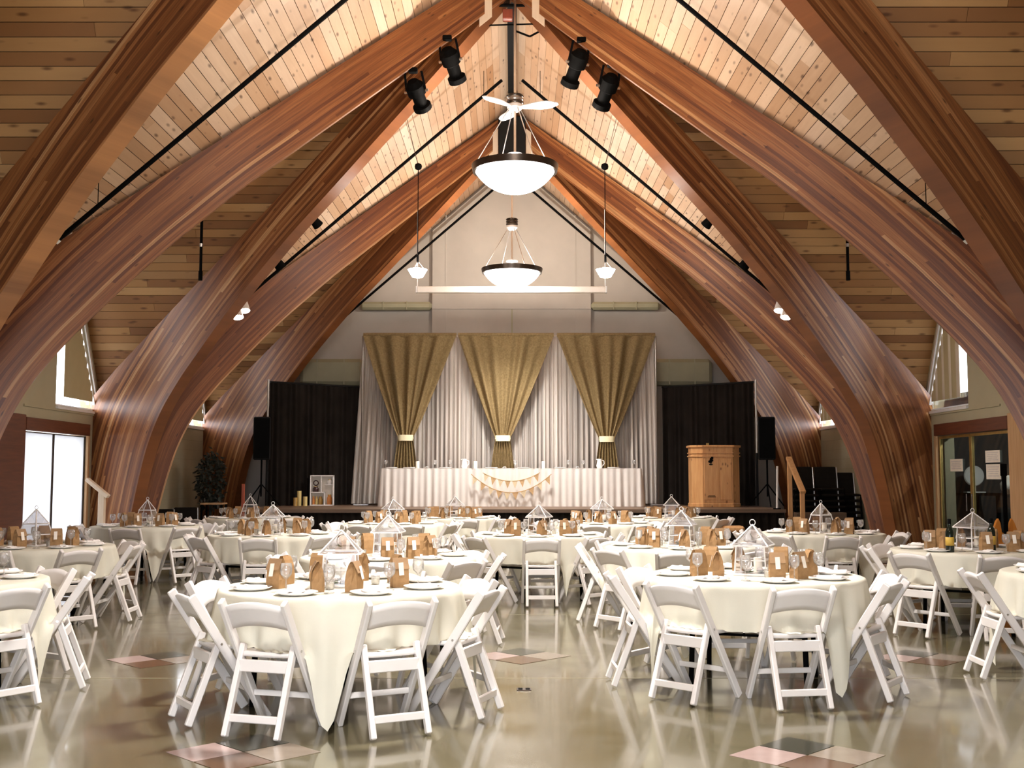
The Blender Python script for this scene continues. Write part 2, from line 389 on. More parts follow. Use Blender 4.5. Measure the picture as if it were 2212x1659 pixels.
for sx, nm in ((-1, 'left'), (1, 'right')):
    DOOR = DOORR if sx > 0 else DOOR
    wl = hole_wall('wall_' + nm, sx * HW, zig, [door_hole(DOOR), win_tri(F[1]), win_tri(F[2])], sx * .25, M['wall'], 'cream painted block wall on the %s with gabled tops' % nm)
    # block courses showing beside the door and below the windows
    for z in [.2 * i for i in range(1, 12)]:
        for y0, y1 in ((17.52, 17.95), (19.2, 24.3)):
            MB().box2((sx * (HW - .004), y0, z), (sx * HW, y1, z + .008)).build('block_course', M['joint'], wl)
    MB().box2((sx * (HW - .02), 15.2, 2.42), (sx * HW, 18, 2.45)).build('ledge', M['wall'], wl)
    # trim header, jambs
    tr = MB().box2((sx * (HW - .06), DOOR[0] - .02, DOOR[2]), (sx * (HW + .1), DOOR[1] + .02, 2.27)).build('trim_1' if sx < 0 else 'trim_2', M['brownwood'], bevel=.006)
    tag(tr, 'red-brown header board over the %s glass doors' % nm, kind='structure')
    tj = MB().box2((sx * (HW - .04), DOOR[1], 0), (sx * (HW + .1), DOOR[1] + .07, DOOR[2])).build('trim_3' if sx < 0 else 'trim_4', M['tanwood'], bevel=.005)
    tag(tj, 'tan wooden jamb beside the %s glass doors' % nm, kind='structure')
    # double glass door
    d = empty('door_1' if sx < 0 else 'door_2', (sx * (HW + .025), DOOR[0], 0), 0, 'double glass doors glowing white with daylight' if sx < 0 else 'dark double glass doors with white notices', kind='structure')
    ym = 16.28 - DOOR[0]; W2 = DOOR[1] - DOOR[0]; fm = M['bronze'] if sx < 0 else M['brass']; SW = .016 if sx < 0 else .035
    for a, b in ((0.01, ym - .005), (ym + .005, W2 - .01)):
        for q in (a, b - SW): MB().box2((-.02, q, .01), (.02, q + SW, 2.08)).build('stile', fm, d)
        MB().box2((-.02, a + SW, .01), (.02, b - SW, .12)).build('bottom_rail', fm, d)
        MB().box2((-.02, a + SW, 2.065 if sx < 0 else 2.04), (.02, b - SW, 2.08)).build('top_rail', fm, d)
        MB().box2((-.004, a + SW, .12), (.004, b - SW, 2.065)).build('pane', M['frosted'] if sx < 0 else M['darkpane'], d)
        if sx > 0: MB().tube((-.06, (b - .09) if a < .1 else (a + .09), .95), (-.06, (b - .09) if a < .1 else (a + .09), 1.2), .012).build('handle', M['bronze'], d)
    # wooden leaf fixed back against the wall on the near side of the door
    pl = MB().box2((sx * (HW - .07), 13.1, .02), (sx * (HW - .005), DOOR[0] - .06, 2.30)).build('trim_5' if sx < 0 else 'trim_6', M['brownwood'] if sx < 0 else M['tanwood'], bevel=.008)
    tag(pl, ('dark red-brown' if sx < 0 else 'pale tan') + ' wooden panel on the wall before the %s doors' % nm, kind='structure')
    # windows with vertical blinds
    for wi, f in enumerate((F[1], F[2])):
        T = win_tri(f); nmw = 'window_%d' % ((1 if sx < 0 else 3) + wi)
        w = empty(nmw, (sx * (HW + .035), f, 2.5), 0, 'triangular gable window at the %s%s' % (nm, '' if wi == 0 else ', near the stage'), kind='structure')
        P = [Vector((0, y - f, z - 2.5)) for y, z in T]
        MB().poly([p for p in P], (.006 * sx, 0, 0)).build('pane', M['pane'], w)
        for a, b in zip(P, P[1:] + P[:1]):
            MB().bar(a, b, .05, .05).build('frame_bar', M['frame'], w)
        # inner sill and reveal strips
        MB().box2((-sx * .07, T[0][0] - f, -.05), (0, T[1][0] - f, -.01)).build('sill', M['frame'], w)
        MB().bar((-sx * .05, P[1].y + .05, P[1].z), (-sx * .05, P[2].y + .05, P[2].z + .09), .025, .06).build('casing', M['wmetal'], w)
        bl = empty('vertical_blind', (sx * (HW - .012), f, 2.5), 0, 'vertical fabric blind in the %s gable window%s' % (nm, ' beside the glass doors' if wi == 0 else ' beside the stage'), 'blind')
        y0, y1 = T[0][0] - f + .27, T[1][0] - f - .16; ns = 13
        for k in range(ns):
            y = y0 + (y1 - y0) * (k + .5) / ns; top = (T[1][0] - f - y) * 1.86 - .24
            if top < .25: continue
            MB().box((0, y, (top + .14) / 2), (.004, (y1 - y0) / ns * 1.02, top - .14), R(sx * 10)).build('slat', M['blind' if (sx < 0 or k % 3) else 'blind2'], bl)
        MB().bar((0, y0 - .02, (T[1][0] - f - y0) * 1.86 - .20), (0, y1, (T[1][0] - f - y1) * 1.86 - .20), .04, .03).build('headrail', M['wmetal'], bl)
# notices on right door
for i, (px, py, w, h, lb) in enumerate(((2066, 1005, .24, .185, 'single white notice on the left leaf of the dark doors'), (2144, 986, .24, .17, 'upper white notice on the right leaf of the dark doors'), (2146, 1019, .24, .21, 'lower white notice on the right leaf of the dark doors'))):
    a, b, c = ray(px, py); k = (HW + .012) / a; p = Vector((HW + .012, b * k, CAMH + c * k))
    t = empty('paper_notice', p, 0, lb, 'notice')
    MB().box((0, 0, 0), (.003, w * 1.95, h)).build('sheet', M['tagm'], t)
    for r in range(5): MB().box((-.003, 0, h * (.32 - .15 * r)), (.001, w * (1.5 - .25 * (r % 2)), .008)).build('text_line', M['print'], t)
# dark room behind right door
MB().box2((HW + .25, 14.6, 0), (10, 14.5, 2.7)).add([], []).build('wall_lobby', M['inside'])['kind'] = 'structure'
rb = MB(); rb.box2((HW + .26, 14.6, -.02), (10.2, 18.3, 0)); rb.box2((HW + .26, 14.6, 2.7), (10.2, 18.3, 2.75)); rb.box2((10.2, 14.5, 0), (10.3, 18.4, 2.7)); rb.box2((HW + .26, 18.3, 0), (10.2, 18.4, 2.7))
rb.build('wall_lobby_right', M['inside'])['kind'] = 'structure'
a, b, c = ray(2104, 1028); k = 7.42 / a; p = Vector((7.42, b * k, CAMH + c * k))
lt = empty('side_table', (7.42, p.y, 0), 0, 'dark console table in the room behind the dark glass doors', 'table')
MB().box((0, 0, p.z - .29), (.5, .9, .04)).build('tabletop', M['black'], lt)
for sx in (-1, 1):
    for sy in (-1, 1): MB().box((sx * .2, sy * .4, (p.z - .31) / 2), (.05, .05, p.z - .31)).build('leg', M['black'], lt)
dc = empty('round_plaque', (7.42, p.y, p.z - .27), 0, 'round white plaque on stand seen through the dark doors', 'ornament')
MB().lathe([(.0, -.02), (.15, -.02), (.165, 0), (.15, .02), (.0, .02)], 28, (0, 0, .27), Matrix.Rotation(R(90), 3, 'X')).build('disc', M['china'], dc, smooth=True, auto=40)
MB().box((0, 0, .01), (.3, .15, .02)).build('stand_foot', M['china'], dc); MB().box((0, 0, .065), (.04, .03, .09)).build('stand_post', M['china'], dc)
a2, b2, c2 = ray(2180, 1040); k2 = 7.42 / a2; p2 = Vector((7.42, b2 * k2, CAMH + c2 * k2))
light('lobby_fill', 'POINT', (7.5, p.y - 2.1, p.z + 1.0), 70, (1.0, .95, .9), .03)  # added fill out of sight, brightens the white disc; not a lobby fitting
dv = empty('white_vase', (7.42, p2.y, p.z - .27), 0, 'small rounded white vase seen at right behind the dark doors', 'vase')
MB().lathe([(.0, 0), (.07, 0), (.13, .08), (.13, .16), (.06, .24), (.07, .28), (.05, .27), (0, .2)], 18).build('body', M['china'], dv, smooth=True)
# far wall with projecting centre bay
wf = MB().poly([(-HW - .25, YEND, 0), (HW + .25, YEND, 0), (HW + .25, YEND, ZR0 - .2), (0, YEND, roof(1) + .1), (-HW - .25, YEND, ZR0 - .2)], (0, .25, 0)).build('wall_far', M['wall_far']); tag(wf, 'cream gable end wall behind the stage', kind='structure')
xl, xr = at(935, 600, YEND).x, at(1275, 600, YEND).x
MB().poly([(xl, YEND - .16, 0), (xr, YEND - .16, 0), (xr, YEND - .16, roof(1 - xr / HW) - .1), (.0, YEND - .16, roof(1) - .1), (xl, YEND - .16, roof(1 + xl / HW) - .1)], (0, .16, 0)).build('centre_bay', M['wall_far'], wf)
for px in (964, 1242): 
    x = at(px, 600, YEND).x; MB().box2((x - .012, YEND - .175, 4), (x + .012, YEND - .16, 7.3)).build('cover_strip', M['wall_far'], wf)
MB().box2((-.02, YEND - .175, 4.4), (.02, YEND - .16, 5.2)).build('cover_strip', M['olive'], wf)
MB().box2((xl, YEND - .19, 5.17), (xr, YEND - .16, 5.32)).build('picture_rail', M['wall_far'], wf)
for s, (xa, xb) in ((-1, (780, 935)), (1, (1275, 1424))):
    a, b = at(xa, 659, YEND).x, at(xb, 659, YEND).x
    du = empty('duct_run', ((a + b) / 2, YEND - .135, 5.24), 0, 'upper olive duct on the far wall, %s of the centre bay' % ('left' if s < 0 else 'right'), 'duct')
    w = (b - a) / 2
    MB().box((0, 0, 0), (w * 2 - .02, .2, .18)).build('trunk', M['olive'], du, bevel=.05)
    for k in (-.35, .3): MB().box((k * w, -.11, 0), (.02, .02, .19)).build('flange', M['olive'], du)
for s, (xa, xb) in ((-1, (655, 790)), (1, (1405, 1532))):
    a, b = at(xa, 806, YEND).x, at(xb, 806, YEND).x
    du = empty('duct_run', ((a + b) / 2, YEND - .24, 3.74), 0, 'lower olive duct on the far wall, %s of the backdrop' % ('left' if s < 0 else 'right'), 'duct')
    w = (b - a) / 2
    MB().box((0, 0, 0), (w * 2, .4, .58)).build('trunk', M['olive'], du, bevel=.08)
    for k in (-.45, .4): MB().box((k * w, -.205, 0), (.03, .02, .56)).build('flange', M['olive'], du)
# back wall behind the camera (one opening for the sky; the added area fill stands before it)
wb = MB(); wb.box2((-HW - .3, YBACK - .3, 3.3), (HW + .3, YBACK, 9.2)); wb.box2((-HW - .3, YBACK - .3, 0), (HW + .3, YBACK, .5)); wb.box2((-HW - .3, YBACK - .3, .5), (-2.6, YBACK, 3.3)); wb.box2((.8, YBACK - .3, .5), (HW + .3, YBACK, 3.3)); wb.box2((-2.6, YBACK - .3, 2.4), (.8, YBACK, 3.3))
tag(wb.build('wall_back', M['wall']), 'cream back wall behind the camera', kind='structure')

# ------------------------------------------------------------------ roof
def slope_pt(t, side, Y): return Vector((side * HW * (1 - t), Y, roof(t)))
def add_plank(pts, nrm, mname, parent, th=.022):
    # pts: four corners of the visible lower face; thickness upward along nrm
    m = MB(); P = [Vector(p) for p in pts]; lift = random.uniform(0, .004)
    P = [p + nrm * lift for p in P]; Q = [p + nrm * th for p in P]
    m.add(P + Q, [(0, 1, 2, 3), (7, 6, 5, 4), (0, 4, 5, 1), (1, 5, 6, 2), (2, 6, 7, 3), (3, 7, 4, 0)])
    o = m.build('plank', M[mname], parent); return o
slope_len = sqrt(HW ** 2 + ZRS ** 2)
def main_panel(k, side, nplank, ymax=None, lab=''):
    f = F[k]; nrm = Vector((side * ZRS, 0, HW)).normalized()
    pb = MB(); y1 = lambda t: min(f + t * L / 2, ymax or 99); up = nrm * .03
    pb.add([slope_pt(0, side, f) + up, slope_pt(1, side, N[k]) + up, slope_pt(1, side, y1(1)) + up, slope_pt(min(1, (y1(1) - f) * 2 / L), side, y1(1)) + up] if ymax else [slope_pt(0, side, f) + up, slope_pt(1, side, N[k]) + up, slope_pt(1, side, N[k + 1]) + up], [(0, 1, 2, 3)] if ymax else [(0, 1, 2)])
    o = pb.build('ceiling', M['decking']); tag(o, lab, kind='structure')
    for i in range(nplank):
        ta, tb = i / nplank, (i + 1) / nplank; tm = tb
        g = .0035 / slope_len
        ya, yb = f - tm * L / 2 - .03, y1(tm) + (0 if ymax and y1(tm) == ymax else .03)
        cuts = [ya]; y = ya + random.uniform(.8, 5.0)
        while y < yb - .6: cuts.append(y); y += random.uniform(2.4, 4.9)
        cuts.append(yb)
        for c0, c1 in zip(cuts, cuts[1:]):
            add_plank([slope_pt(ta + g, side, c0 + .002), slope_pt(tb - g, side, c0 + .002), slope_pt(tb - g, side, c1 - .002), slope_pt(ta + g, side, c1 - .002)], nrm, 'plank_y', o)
def gable_half(k, side, nplank, lab=''):
    # far half of the cross gable at node k, running from foot k up to node k, boards along X
    f = F[k]; n0 = N[k]; nrm = Vector((0, 1, 0)) * ZRS + Vector((0, 0, 1)) * (L / 2); nrm.normalize(); up = nrm * .03
    Y = lambda t: f - t * L / 2
    xo = side * (HW + .06)
    o = MB().add([Vector((xo, f, ZR0)) + up, Vector((xo, n0, roof(1))) + up, Vector((0, n0, roof(1))) + up], [(0, 1, 2)]).build('ceiling', M['decking']); tag(o, lab, kind='structure')
    for i in range(nplank):
        ta, tb = i / nplank, (i + 1) / nplank; g = .0035 / 6.66
        xi = side * (HW * (1 - tb) - .04)
        w = abs(xo - xi); cuts = [0]; x = random.uniform(.5, 4)
        while x < w - .4: cuts.append(x); x += random.uniform(1.2, 4.5)
        cuts.append(w)
        for c0, c1 in zip(cuts, cuts[1:]):
            a, b = xo - side * (c0 + .002), xo - side * (c1 - .002)
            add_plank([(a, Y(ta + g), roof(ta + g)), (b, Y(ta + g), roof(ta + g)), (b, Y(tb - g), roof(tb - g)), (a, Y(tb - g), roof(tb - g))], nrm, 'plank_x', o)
for side, nm in ((-1, 'left'), (1, 'right')):
    main_panel(0, side, 63, None, 'nearest %s main roof slope of lengthwise pine boards' % nm)
    main_panel(1, side, 63, None, 'middle %s main roof slope of lengthwise pine boards' % nm)
    main_panel(2, side, 63, YEND, 'narrow %s main roof slope at the far wall' % nm)
    gable_half(0, side, 50, 'nearest %s cross-gable slope of crosswise pine boards' % nm)
    gable_half(1, side, 50, 'middle %s cross-gable slope of crosswise pine boards' % nm)
    gable_half(2, side, 50, 'farthest %s cross-gable slope of crosswise pine boards' % nm)
# near halves of the gables and the bay over the camera, unseen from the hall: plain decking
dk = MB()
for side in (-1, 1):
    xo = side * (HW + .06)
    for k in (0, 1, 2): dk.add([(xo, F[k - 1], ZR0 + .03), (xo, N[k], roof(1) + .03), (0, N[k], roof(1) + .03)], [(0, 1, 2)])
    f = F[-1]; dk.add([(side * HW, f, ZR0 + .03), (0, N[-1], roof(1) + .03), (0, N[0], roof(1) + .03)], [(0, 1, 2)])
    dk.add([(side * HW, f, ZR0 + .03), (0, N[-1], roof(1) + .03), (xo, N[-1], roof(1) + .03)], [(0, 1, 2)])
dk.add([(-HW - .3, YBACK - .3, roof(1)), (HW + .3, YBACK - .3, roof(1)), (HW + .3, N[-1], roof(1) + .03), (-HW - .3, N[-1], roof(1) + .03)], [(0, 1, 2, 3)])
tag(dk.build('ceiling_decking', M['plank_x']), 'plain roof decking over the entrance bay', kind='structure')
rg = MB().box2((-.07, N[-1], roof(1) - .22), (.07, YEND, roof(1) - .02)).build('ridge_beam', M['black']); tag(rg, 'dark ridge beam running along the roof peak', kind='structure')

# ------------------------------------------------------------------ glulam ribs
INNER = [(.100, 0), (.116, .6), (.134, 1.2), (.153, 1.72), (.174, 2.13), (.202, 2.52), (.245, 2.95), (.285, 3.29), (.34, 3.74), (.40, 4.20), (.45, 4.55), (.52, 5.03), (.60, 5.53), (.70, 6.16), (.80, 6.79), (.90, 7.43), (1.0, 8.08)]
OUTER = [(0, 0), (0, .55), (0, 1.1), (0, 1.65), (0, 2.2), (.004, 2.72), (.07, roof(.07)), (.13, roof(.13)), (.215, roof(.215)), (.295, roof(.295)), (.36, roof(.36)), (.445, roof(.445)), (.54, roof(.54)), (.655, roof(.655)), (.77, roof(.77)), (.885, roof(.885)), (1.0, roof(1.0))]
def smooth_pts(P, n=5):
    out = []
    for i in range(len(P) - 1):
        p0, p1, p2, p3 = P[max(i - 1, 0)], P[i], P[i + 1], P[min(i + 2, len(P) - 1)]
        for j in range(n):
            u = j / n
            out.append(tuple(.5 * (2 * b + (c - a) * u + (2 * a - 5 * b + 4 * c - d) * u * u + (3 * b - a - 3 * c + d) * u ** 3) for a, b, c, d in zip(p0, p1, p2, p3)))
    return out + [P[-1]]
INS = smooth_pts(INNER); OUS = []
for i in range(len(OUTER) - 1):
    for j in range(5): OUS.append(tuple(a + (b - a) * j / 5 for a, b in zip(OUTER[i], OUTER[i + 1])))
OUS.append(OUTER[-1])
RW = .12
def rib(kf, kn, side, label):
    A = Vector((side * HW, F[kf], 0)); B = Vector((0, N[kn], 0)); d = B - A; ln = d.length
    nv = Vector((-d.y, d.x, 0)).normalized()
    off = Vector((0, (1 if N[kn] > F[kf] else -1) * .125, 0))
    m = MB(); m.uv = []; u = 0; prev = None; n = len(INS)
    for (ti, zi), (to, zo) in zip(INS, OUS):
        fo = lambda t: off * (1 - t)
        pi_ = A + d * ti + Vector((0, 0, zi)) + fo(ti); po = A + d * to + Vector((0, 0, zo)) + fo(to)
        if prev is not None: u += (pi_ - prev).length
        prev = pi_; dep = (po - pi_).length
        for p, v in ((pi_, 0.0), (po, dep)):
            for s in (-1, 1): m.v.append(tuple(p + nv * RW * s)); m.uv.append((u, v + .011))
    for i in range(n - 1):
        a, b = i * 4, i * 4 + 4
        m.f += [(a, a + 1, b + 1, b), (a + 2, b + 2, b + 3, a + 3), (a, b, b + 2, a + 2), (a + 1, a + 3, b + 3, b + 1)]
    m.f += [(0, 2, 3, 1), ((n - 1) * 4, (n - 1) * 4 + 1, (n - 1) * 4 + 3, (n - 1) * 4 + 2)]
    o = m.build('arch_rib', M['glulam']); return tag(o, label, kind='structure')
for side, nm in ((-1, 'left'), (1, 'right')):
    rib(-1, 0, side, 'glulam arch rib over the entrance bay, %s' % nm)
    rib(0, 0, side, 'nearest %s glulam arch rib crossing the top corner' % nm)
    rib(0, 1, side, 'long bright %s glulam arch rib rising from the near foot' % nm)
    rib(1, 1, side, '%s glulam arch rib leaning forward from the middle foot' % nm)
    rib(1, 2, side, '%s glulam arch rib leaning back from the middle foot' % nm)
    rib(2, 2, side, 'farthest %s glulam arch rib beside the stage' % nm)
    # steel shoes with bolts at the feet
    for k in (1, 2):
        sh = MB().box2((side * (HW - .62), F[k] - .40, 0), (side * (HW - .02), F[k] + .40, .05)).build('trim_%d' % (10 + k + (2 if side > 0 else 0)), M['bronze']); tag(sh, 'dark steel base plate under the %s arch foot %d' % (nm, k), kind='structure')

# node boxes with pale side plates at the ridge
for k in (1, 2):
    nb = empty('ridge_connector', (0, N[k] - .30, 0), 0, 'black box with pale plates at the %s ridge node' % ('near' if k == 1 else 'far'), 'connector')
    z0 = 7.42 if k == 2 else 7.95
    MB().box2((-.26, -.1, z0), (.26, .2, 8.33)).build('box', M['blackplastic'], nb, bevel=.01)
    for s in (-1, 1):
        MB().poly([(s * .27, .0, 7.64), (s * .44, .0, 7.50), (s * .44, .0, 7.99), (s * .27, .0, 8.12)], (0, .03, 0)).build('side_plate', M['palewood'], nb)
# conduit and junction box near the near node
cj = empty('junction_box', (0, N[1] - .05, 7.86), 0, 'small red junction box and conduits under the near ridge', 'electrical box')
MB().box((-.06, .2, -.02), (.14, .14, .14)).build('box', M['redwood'], cj, bevel=.01)
MB().tube((-.30, .1, .08), (.38, .1, .08), .022).build('conduit', M['black'], cj)
MB().tube((-.34, .3, -.12), (.30, .3, -.10), .012).build('conduit', M['black'], cj)
MB().tube((-.08, .12, .1), (-.08, .12, .55), .05).build('riser', M['bronze'], cj)
MB().path([(.05, .4, -.16), (.25, .4, -.24), (.42, .42, -.14), (.38, .45, .0)], .014).build('cable', M['black'], cj)

# ------------------------------------------------------------------ pendant lamps
def pendant(x, y, zrim, fan, label):
    p = empty('pendant_light', (x, y, zrim), 0, label, 'light')
    r = .575; H = .31
    RS = (r * r * .9 + H * H) / (2 * H); am = math.asin(min(1, r * .95 / RS)); prof = [(max(.001, RS * sin(am * q / 15)), -.03 - H + RS * (1 - cos(am * q / 15))) for q in range(16)]
    MB().lathe(prof, 40).build('glass_bowl', M['lampglass'], p, smooth=True)
    MB().lathe([(r * .93, -.045), (r * 1.0, -.045), (r * 1.03, .045), (r * .955, .045), (r * .93, -.045)], 40).build('rim', M['bronze'], p, smooth=True, auto=30)
    MB().tube((0, 0, -.1), (0, 0, .12), .028, 10).build('socket', M['bulb'], p)
    hub = .83
    MB().lathe([(.02, .21), (.11, .19), (.11, .205), (.02, .235)], 20).build('uplight_shield', M['wmetal'], p, smooth=True, auto=40)  # added disc that keeps the uplight off the ridge, not a lamp part
    MB().tube((0, 0, .1), (0, 0, roof(1) - .2 - zrim), .016, 8).build('rod', M['chrome'], p)
    for k in range(4):
        a = R(25 + 90 * k)
        MB().tube((cos(a) * .09, sin(a) * .09, hub), (cos(a) * r * .98, sin(a) * r * .98, .04), .007, 6).build('hanger', M['chrome'], p)
    hb = MB().lathe([(.0, hub - .03), (.06, hub - .03), (.11, hub + .02), (.105, hub + .06), (.0, hub + .06)], 20).build('hub', M['wmetal'], p, smooth=True, auto=35)
    for k, z in enumerate((.08, .125, .17)):
        MB().lathe([(.0, hub + z), (.112, hub + z), (.12, hub + z + .012), (.112, hub + z + .026), (0, hub + z + .026)], 20).build('motor_ring', M['bronze' if k % 2 == 0 or not fan else 'chrome'], p, smooth=True, auto=35)
    MB().tube((0, 0, hub + .05), (0, 0, hub + .2), .095, 16).build('motor', M['chrome' if fan else 'bronze'], p, smooth=True, auto=35)
    if fan:
        for a in (347, 226, 106):
            m = MB(); A = R(a)
            def bl(u, v):
                rr = .10 + u * .50; w = .075 * (1 - .75 * max(0, u - .75) / .25) * (0.6 + .8 * min(1, u * 2)) ; q = (v - .5) * 2 * w
                return Vector((cos(A) * rr - sin(A) * q, sin(A) * rr + cos(A) * q, hub + .03 - q * .16 + u * .01))
            m.grid(bl, 10, 3); m.build('blade', M['wmetal'], p, solid=.012)
    lamp = light('bowl_uplight', 'POINT', (x, y, zrim + .075), UP_W, UP_COL, .09)
    light('bowl_fill_spot', 'SPOT', (x, y, zrim - .42), DOWN_W * (.68 if y > 20 else 1), (1.0, .95, .91), .25, (0, 0, 0), None, R(128)).data.spot_blend = .8  # added spot under the bowl, brightens tables and floor but spares the ribs
    return p
pendant(.04, N[1], at(1113, 365, N[1]).z, True, 'nearer large pendant bowl light with fan blades above')
pendant(.0, N[2], at(1107, 586, N[2]).z, False, 'farther large pendant bowl light before the end wall')
# the same lamps over the entrance bays, above the frame
pendant(0, N[0], 5.6, True, 'large pendant bowl light over the near tables, above view')
pendant(0, N[-1], 5.55, True, 'large pendant bowl light over the entrance, above view')
# small pendant uplights
for s, px in ((-1, 902), (1, 1308)):
    Y = 17.5; b = at(px, 590, Y); ball = at(px - s * 2, 360, Y); top = Vector((b.x + s * .16, Y - .35, 7.1))
    p = empty('small_pendant', b, 0, 'small glowing uplight pendant %s of the far bowl light' % ('left' if s < 0 else 'right'), 'light')
    MB().lathe([(.001, -.065), (.085, -.065), (.155, .055), (.15, .06), (.08, -.05), (.001, -.05)], 20).build('shade', M['bulb'], p, smooth=True, auto=40)
    for k in range(3): 
        a = 2 * pi * k / 3; MB().tube((cos(a) * .12, sin(a) * .12, .05), (0, 0, .2), .004).build('stem', M['chrome'], p)
    MB().tube((0, 0, .17), (0, 0, .30), .018).build('socket', M['black'], p)
    MB().tube((0, 0, .3), (0, 0, ball.z - b.z), .007).build('cord', M['black'], p)
    MB().lathe([(.001, -.06), (.05, -.04), (.06, 0), (.05, .04), (.001, .06)], 12, (0, 0, ball.z - b.z)).build('hook_ball', M['black'], p, smooth=True)
    MB().tube((0, 0, ball.z - b.z), top - b, .005).build('swag_cord', M['bronze'], p)
    light('small_uplight', 'POINT', b + Vector((0, 0, .05)), 14, UP_COL, .05)

# hanging screen case
bz = at(1105, 626, 21.8); xa, xb = at(898, 626, 21.8).x, at(1311, 626, 21.8).x
sc = empty('projection_screen_case', ((xa + xb) / 2, 21.8, bz.z), 0, 'long white screen case hanging across above the stage', 'projector screen')
MB().box((0, 0, 0), (xb - xa - .06, .12, .125)).build('case', M['screenw'], sc, bevel=.012)
for s in (-1, 1):
    MB().box((s * ((xb - xa) / 2 - .015), 0, 0), (.03, .13, .135)).build('end_cap', M['wmetal'], sc, bevel=.006)
    MB().tube((s * ((xb - xa) / 2 - .03), 0, .06), (s * ((xb - xa) / 2 - .03), 0, 2.1), .012).build('hanging_cable', M['wmetal'], sc)

# ------------------------------------------------------------------ lighting pipes with track heads
def cyl_dir(m, p, d, segs, n=14):
    d = Vector(d).normalized(); p = Vector(p)
    for a, b, r1, r2 in segs: m.tube(p + d * a, p + d * b, r1, n, r2)
def track_head(px, py, Y, d, lit, label):
    p = at(px, py, Y); t = empty('track_spotlight', p, 0, label, 'spotlight')
    m = MB(); cyl_dir(m, (0, 0, 0), d, [(-.10, .0, .055, .075), (0, .10, .075, .09)]); m.build('housing', M['wmetal' if lit else 'black'], t, smooth=True, auto=40)
    m = MB(); cyl_dir(m, (0, 0, 0), d, [(.10, .105, .08, .08)]); m.build('lens', M['bulb' if lit else 'chrome'], t)
    MB().tube((0, 0, .05), (0, 0, .2), .015).build('yoke', M['black'], t)
for side, nm in ((-1, 'left'), (1, 'right')):
    for k, t0 in ((0, .282), (1, .33), (2, .45)):
        Y = F[k] - (.12 if k == 2 else 0)
        pt = lambda t: Vector((side * HW * (1 - t), Y, roof(t) - .43))
        pp = empty('lighting_pipe', pt(t0), 0, 'black lighting pipe slung under the %s %s roof slope' % (('near', 'middle', 'far')[k], nm), 'pipe')
        MB().tube((0, 0, 0), pt(.975) - pt(t0), .026, 8).build('pipe', M['black'], pp)
        MB().tube((0, 0, 0), -(pt(.975) - pt(t0)).normalized() * .05, .034, 8).build('end_cap', M['chrome'], pp)
        for t in (t0 + .06, .93): MB().tube(pt(t) - pt(t0), pt(t) - pt(t0) + Vector((0, 0, .42)), .005, 5).build('hanger', M['black'], pp)
    mx = lambda x: x if side < 0 else 2212 - x
    track_head(mx(680), 478, F[1] - .1, (.3 * -side * 0 - side * .5, .5, -.6), False, 'black track spotlight highest on the middle %s pipe' % nm)
    track_head(mx(599), 566, F[1] - .1, (-side * .3, .6, -.5), False, 'black track spotlight halfway down the middle %s pipe' % nm)
    track_head(mx(527), 660, F[1] - .1, (-side * .2, -.3, -.9), True, 'upper white lit floodlight at the %s pipe end' % nm)
    track_head(mx(513), 674, F[1] - .25, (-side * .2, -.3, -.9), True, 'lower white lit floodlight at the %s pipe end' % nm)
    hx = -4.68 if side < 0 else 5.05
    hr = empty('hanging_rod', (hx, 16.5, 4.45), 0, 'black rod hanging from the %s cross-gable boards' % nm, 'rod')
    MB().tube((0, 0, 0), (-side * .06 * 0, 0, 1.0), .022).build('rod', M['black'], hr); MB().tube((0, 0, -.06), (0, 0, .08), .032).build('end_fitting', M['black'], hr); MB().tube((0, 0, .45), (0, 0, .5), .028).build('coupler', M['chrome'], hr)

# stage spotlights clamped on the bright ribs
def stage_spot(px, py, lx, ly, label):
    Y = 14.25; p = at(px, py, Y); q = at(lx, ly, Y + .30); d = (q - p)
    t = empty('stage_spotlight', p, 0, label, 'stage light'); L0 = d.length
    m = MB(); cyl_dir(m, (0, 0, 0), d, [(-.02, .05, .07, .12), (.05, L0 * .45, .125, .125), (L0 * .45, L0 * .5, .125, .09)]); m.build('lamp_housing', M['black'], t, smooth=True, auto=40)
    m = MB(); cyl_dir(m, (0, 0, 0), d, [(L0 * .5, L0 * .86, .088, .088)]); m.build('barrel', M['black'], t, smooth=True, auto=40)
    m = MB(); cyl_dir(m, (0, 0, 0), d, [(L0 * .86, L0 * .9, .09, .125), (L0 * .9, L0 * 1.06, .125, .125)]); m.build('lens_hood', M['black'], t, smooth=True, auto=40)
    s = d.cross(Vector((0, 0, 1))).normalized()
    for k in (-1, 1):
        MB().bar(d * .3 + s * k * .135, Vector((0, 0, .14)) + s * k * .12, .03, .01).build('yoke_arm', M['black'], t)
        MB().tube(d * .35 + s * k * .13, d * .35 + s * k * .17, .02).build('knob', M['chrome'], t)
    sl = light('stage_beam', 'SPOT', q + d.normalized() * .08, STAGE_W, (1.0, .92, .84), .08, (0, 0, 0), None, R(48)); tgt = Vector((p.x * .8, 23.0, 2.2)); sl.rotation_euler = (tgt - sl.location).to_track_quat('-Z', 'Y').to_euler()
    MB().box((0, 0, .16), (.12, .10, .06)).build('clamp', M['black'], t, bevel=.01)
stage_spot(966, 108, 988, 172, 'black stage spotlight on the left rib, nearer the ridge')
stage_spot(892, 178, 913, 232, 'black stage spotlight on the left rib, farther from the ridge')
stage_spot(1256, 112, 1231, 180, 'black stage spotlight on the right rib, nearer the ridge')
stage_spot(1322, 165, 1299, 228, 'black stage spotlight on the right rib, farther from the ridge')

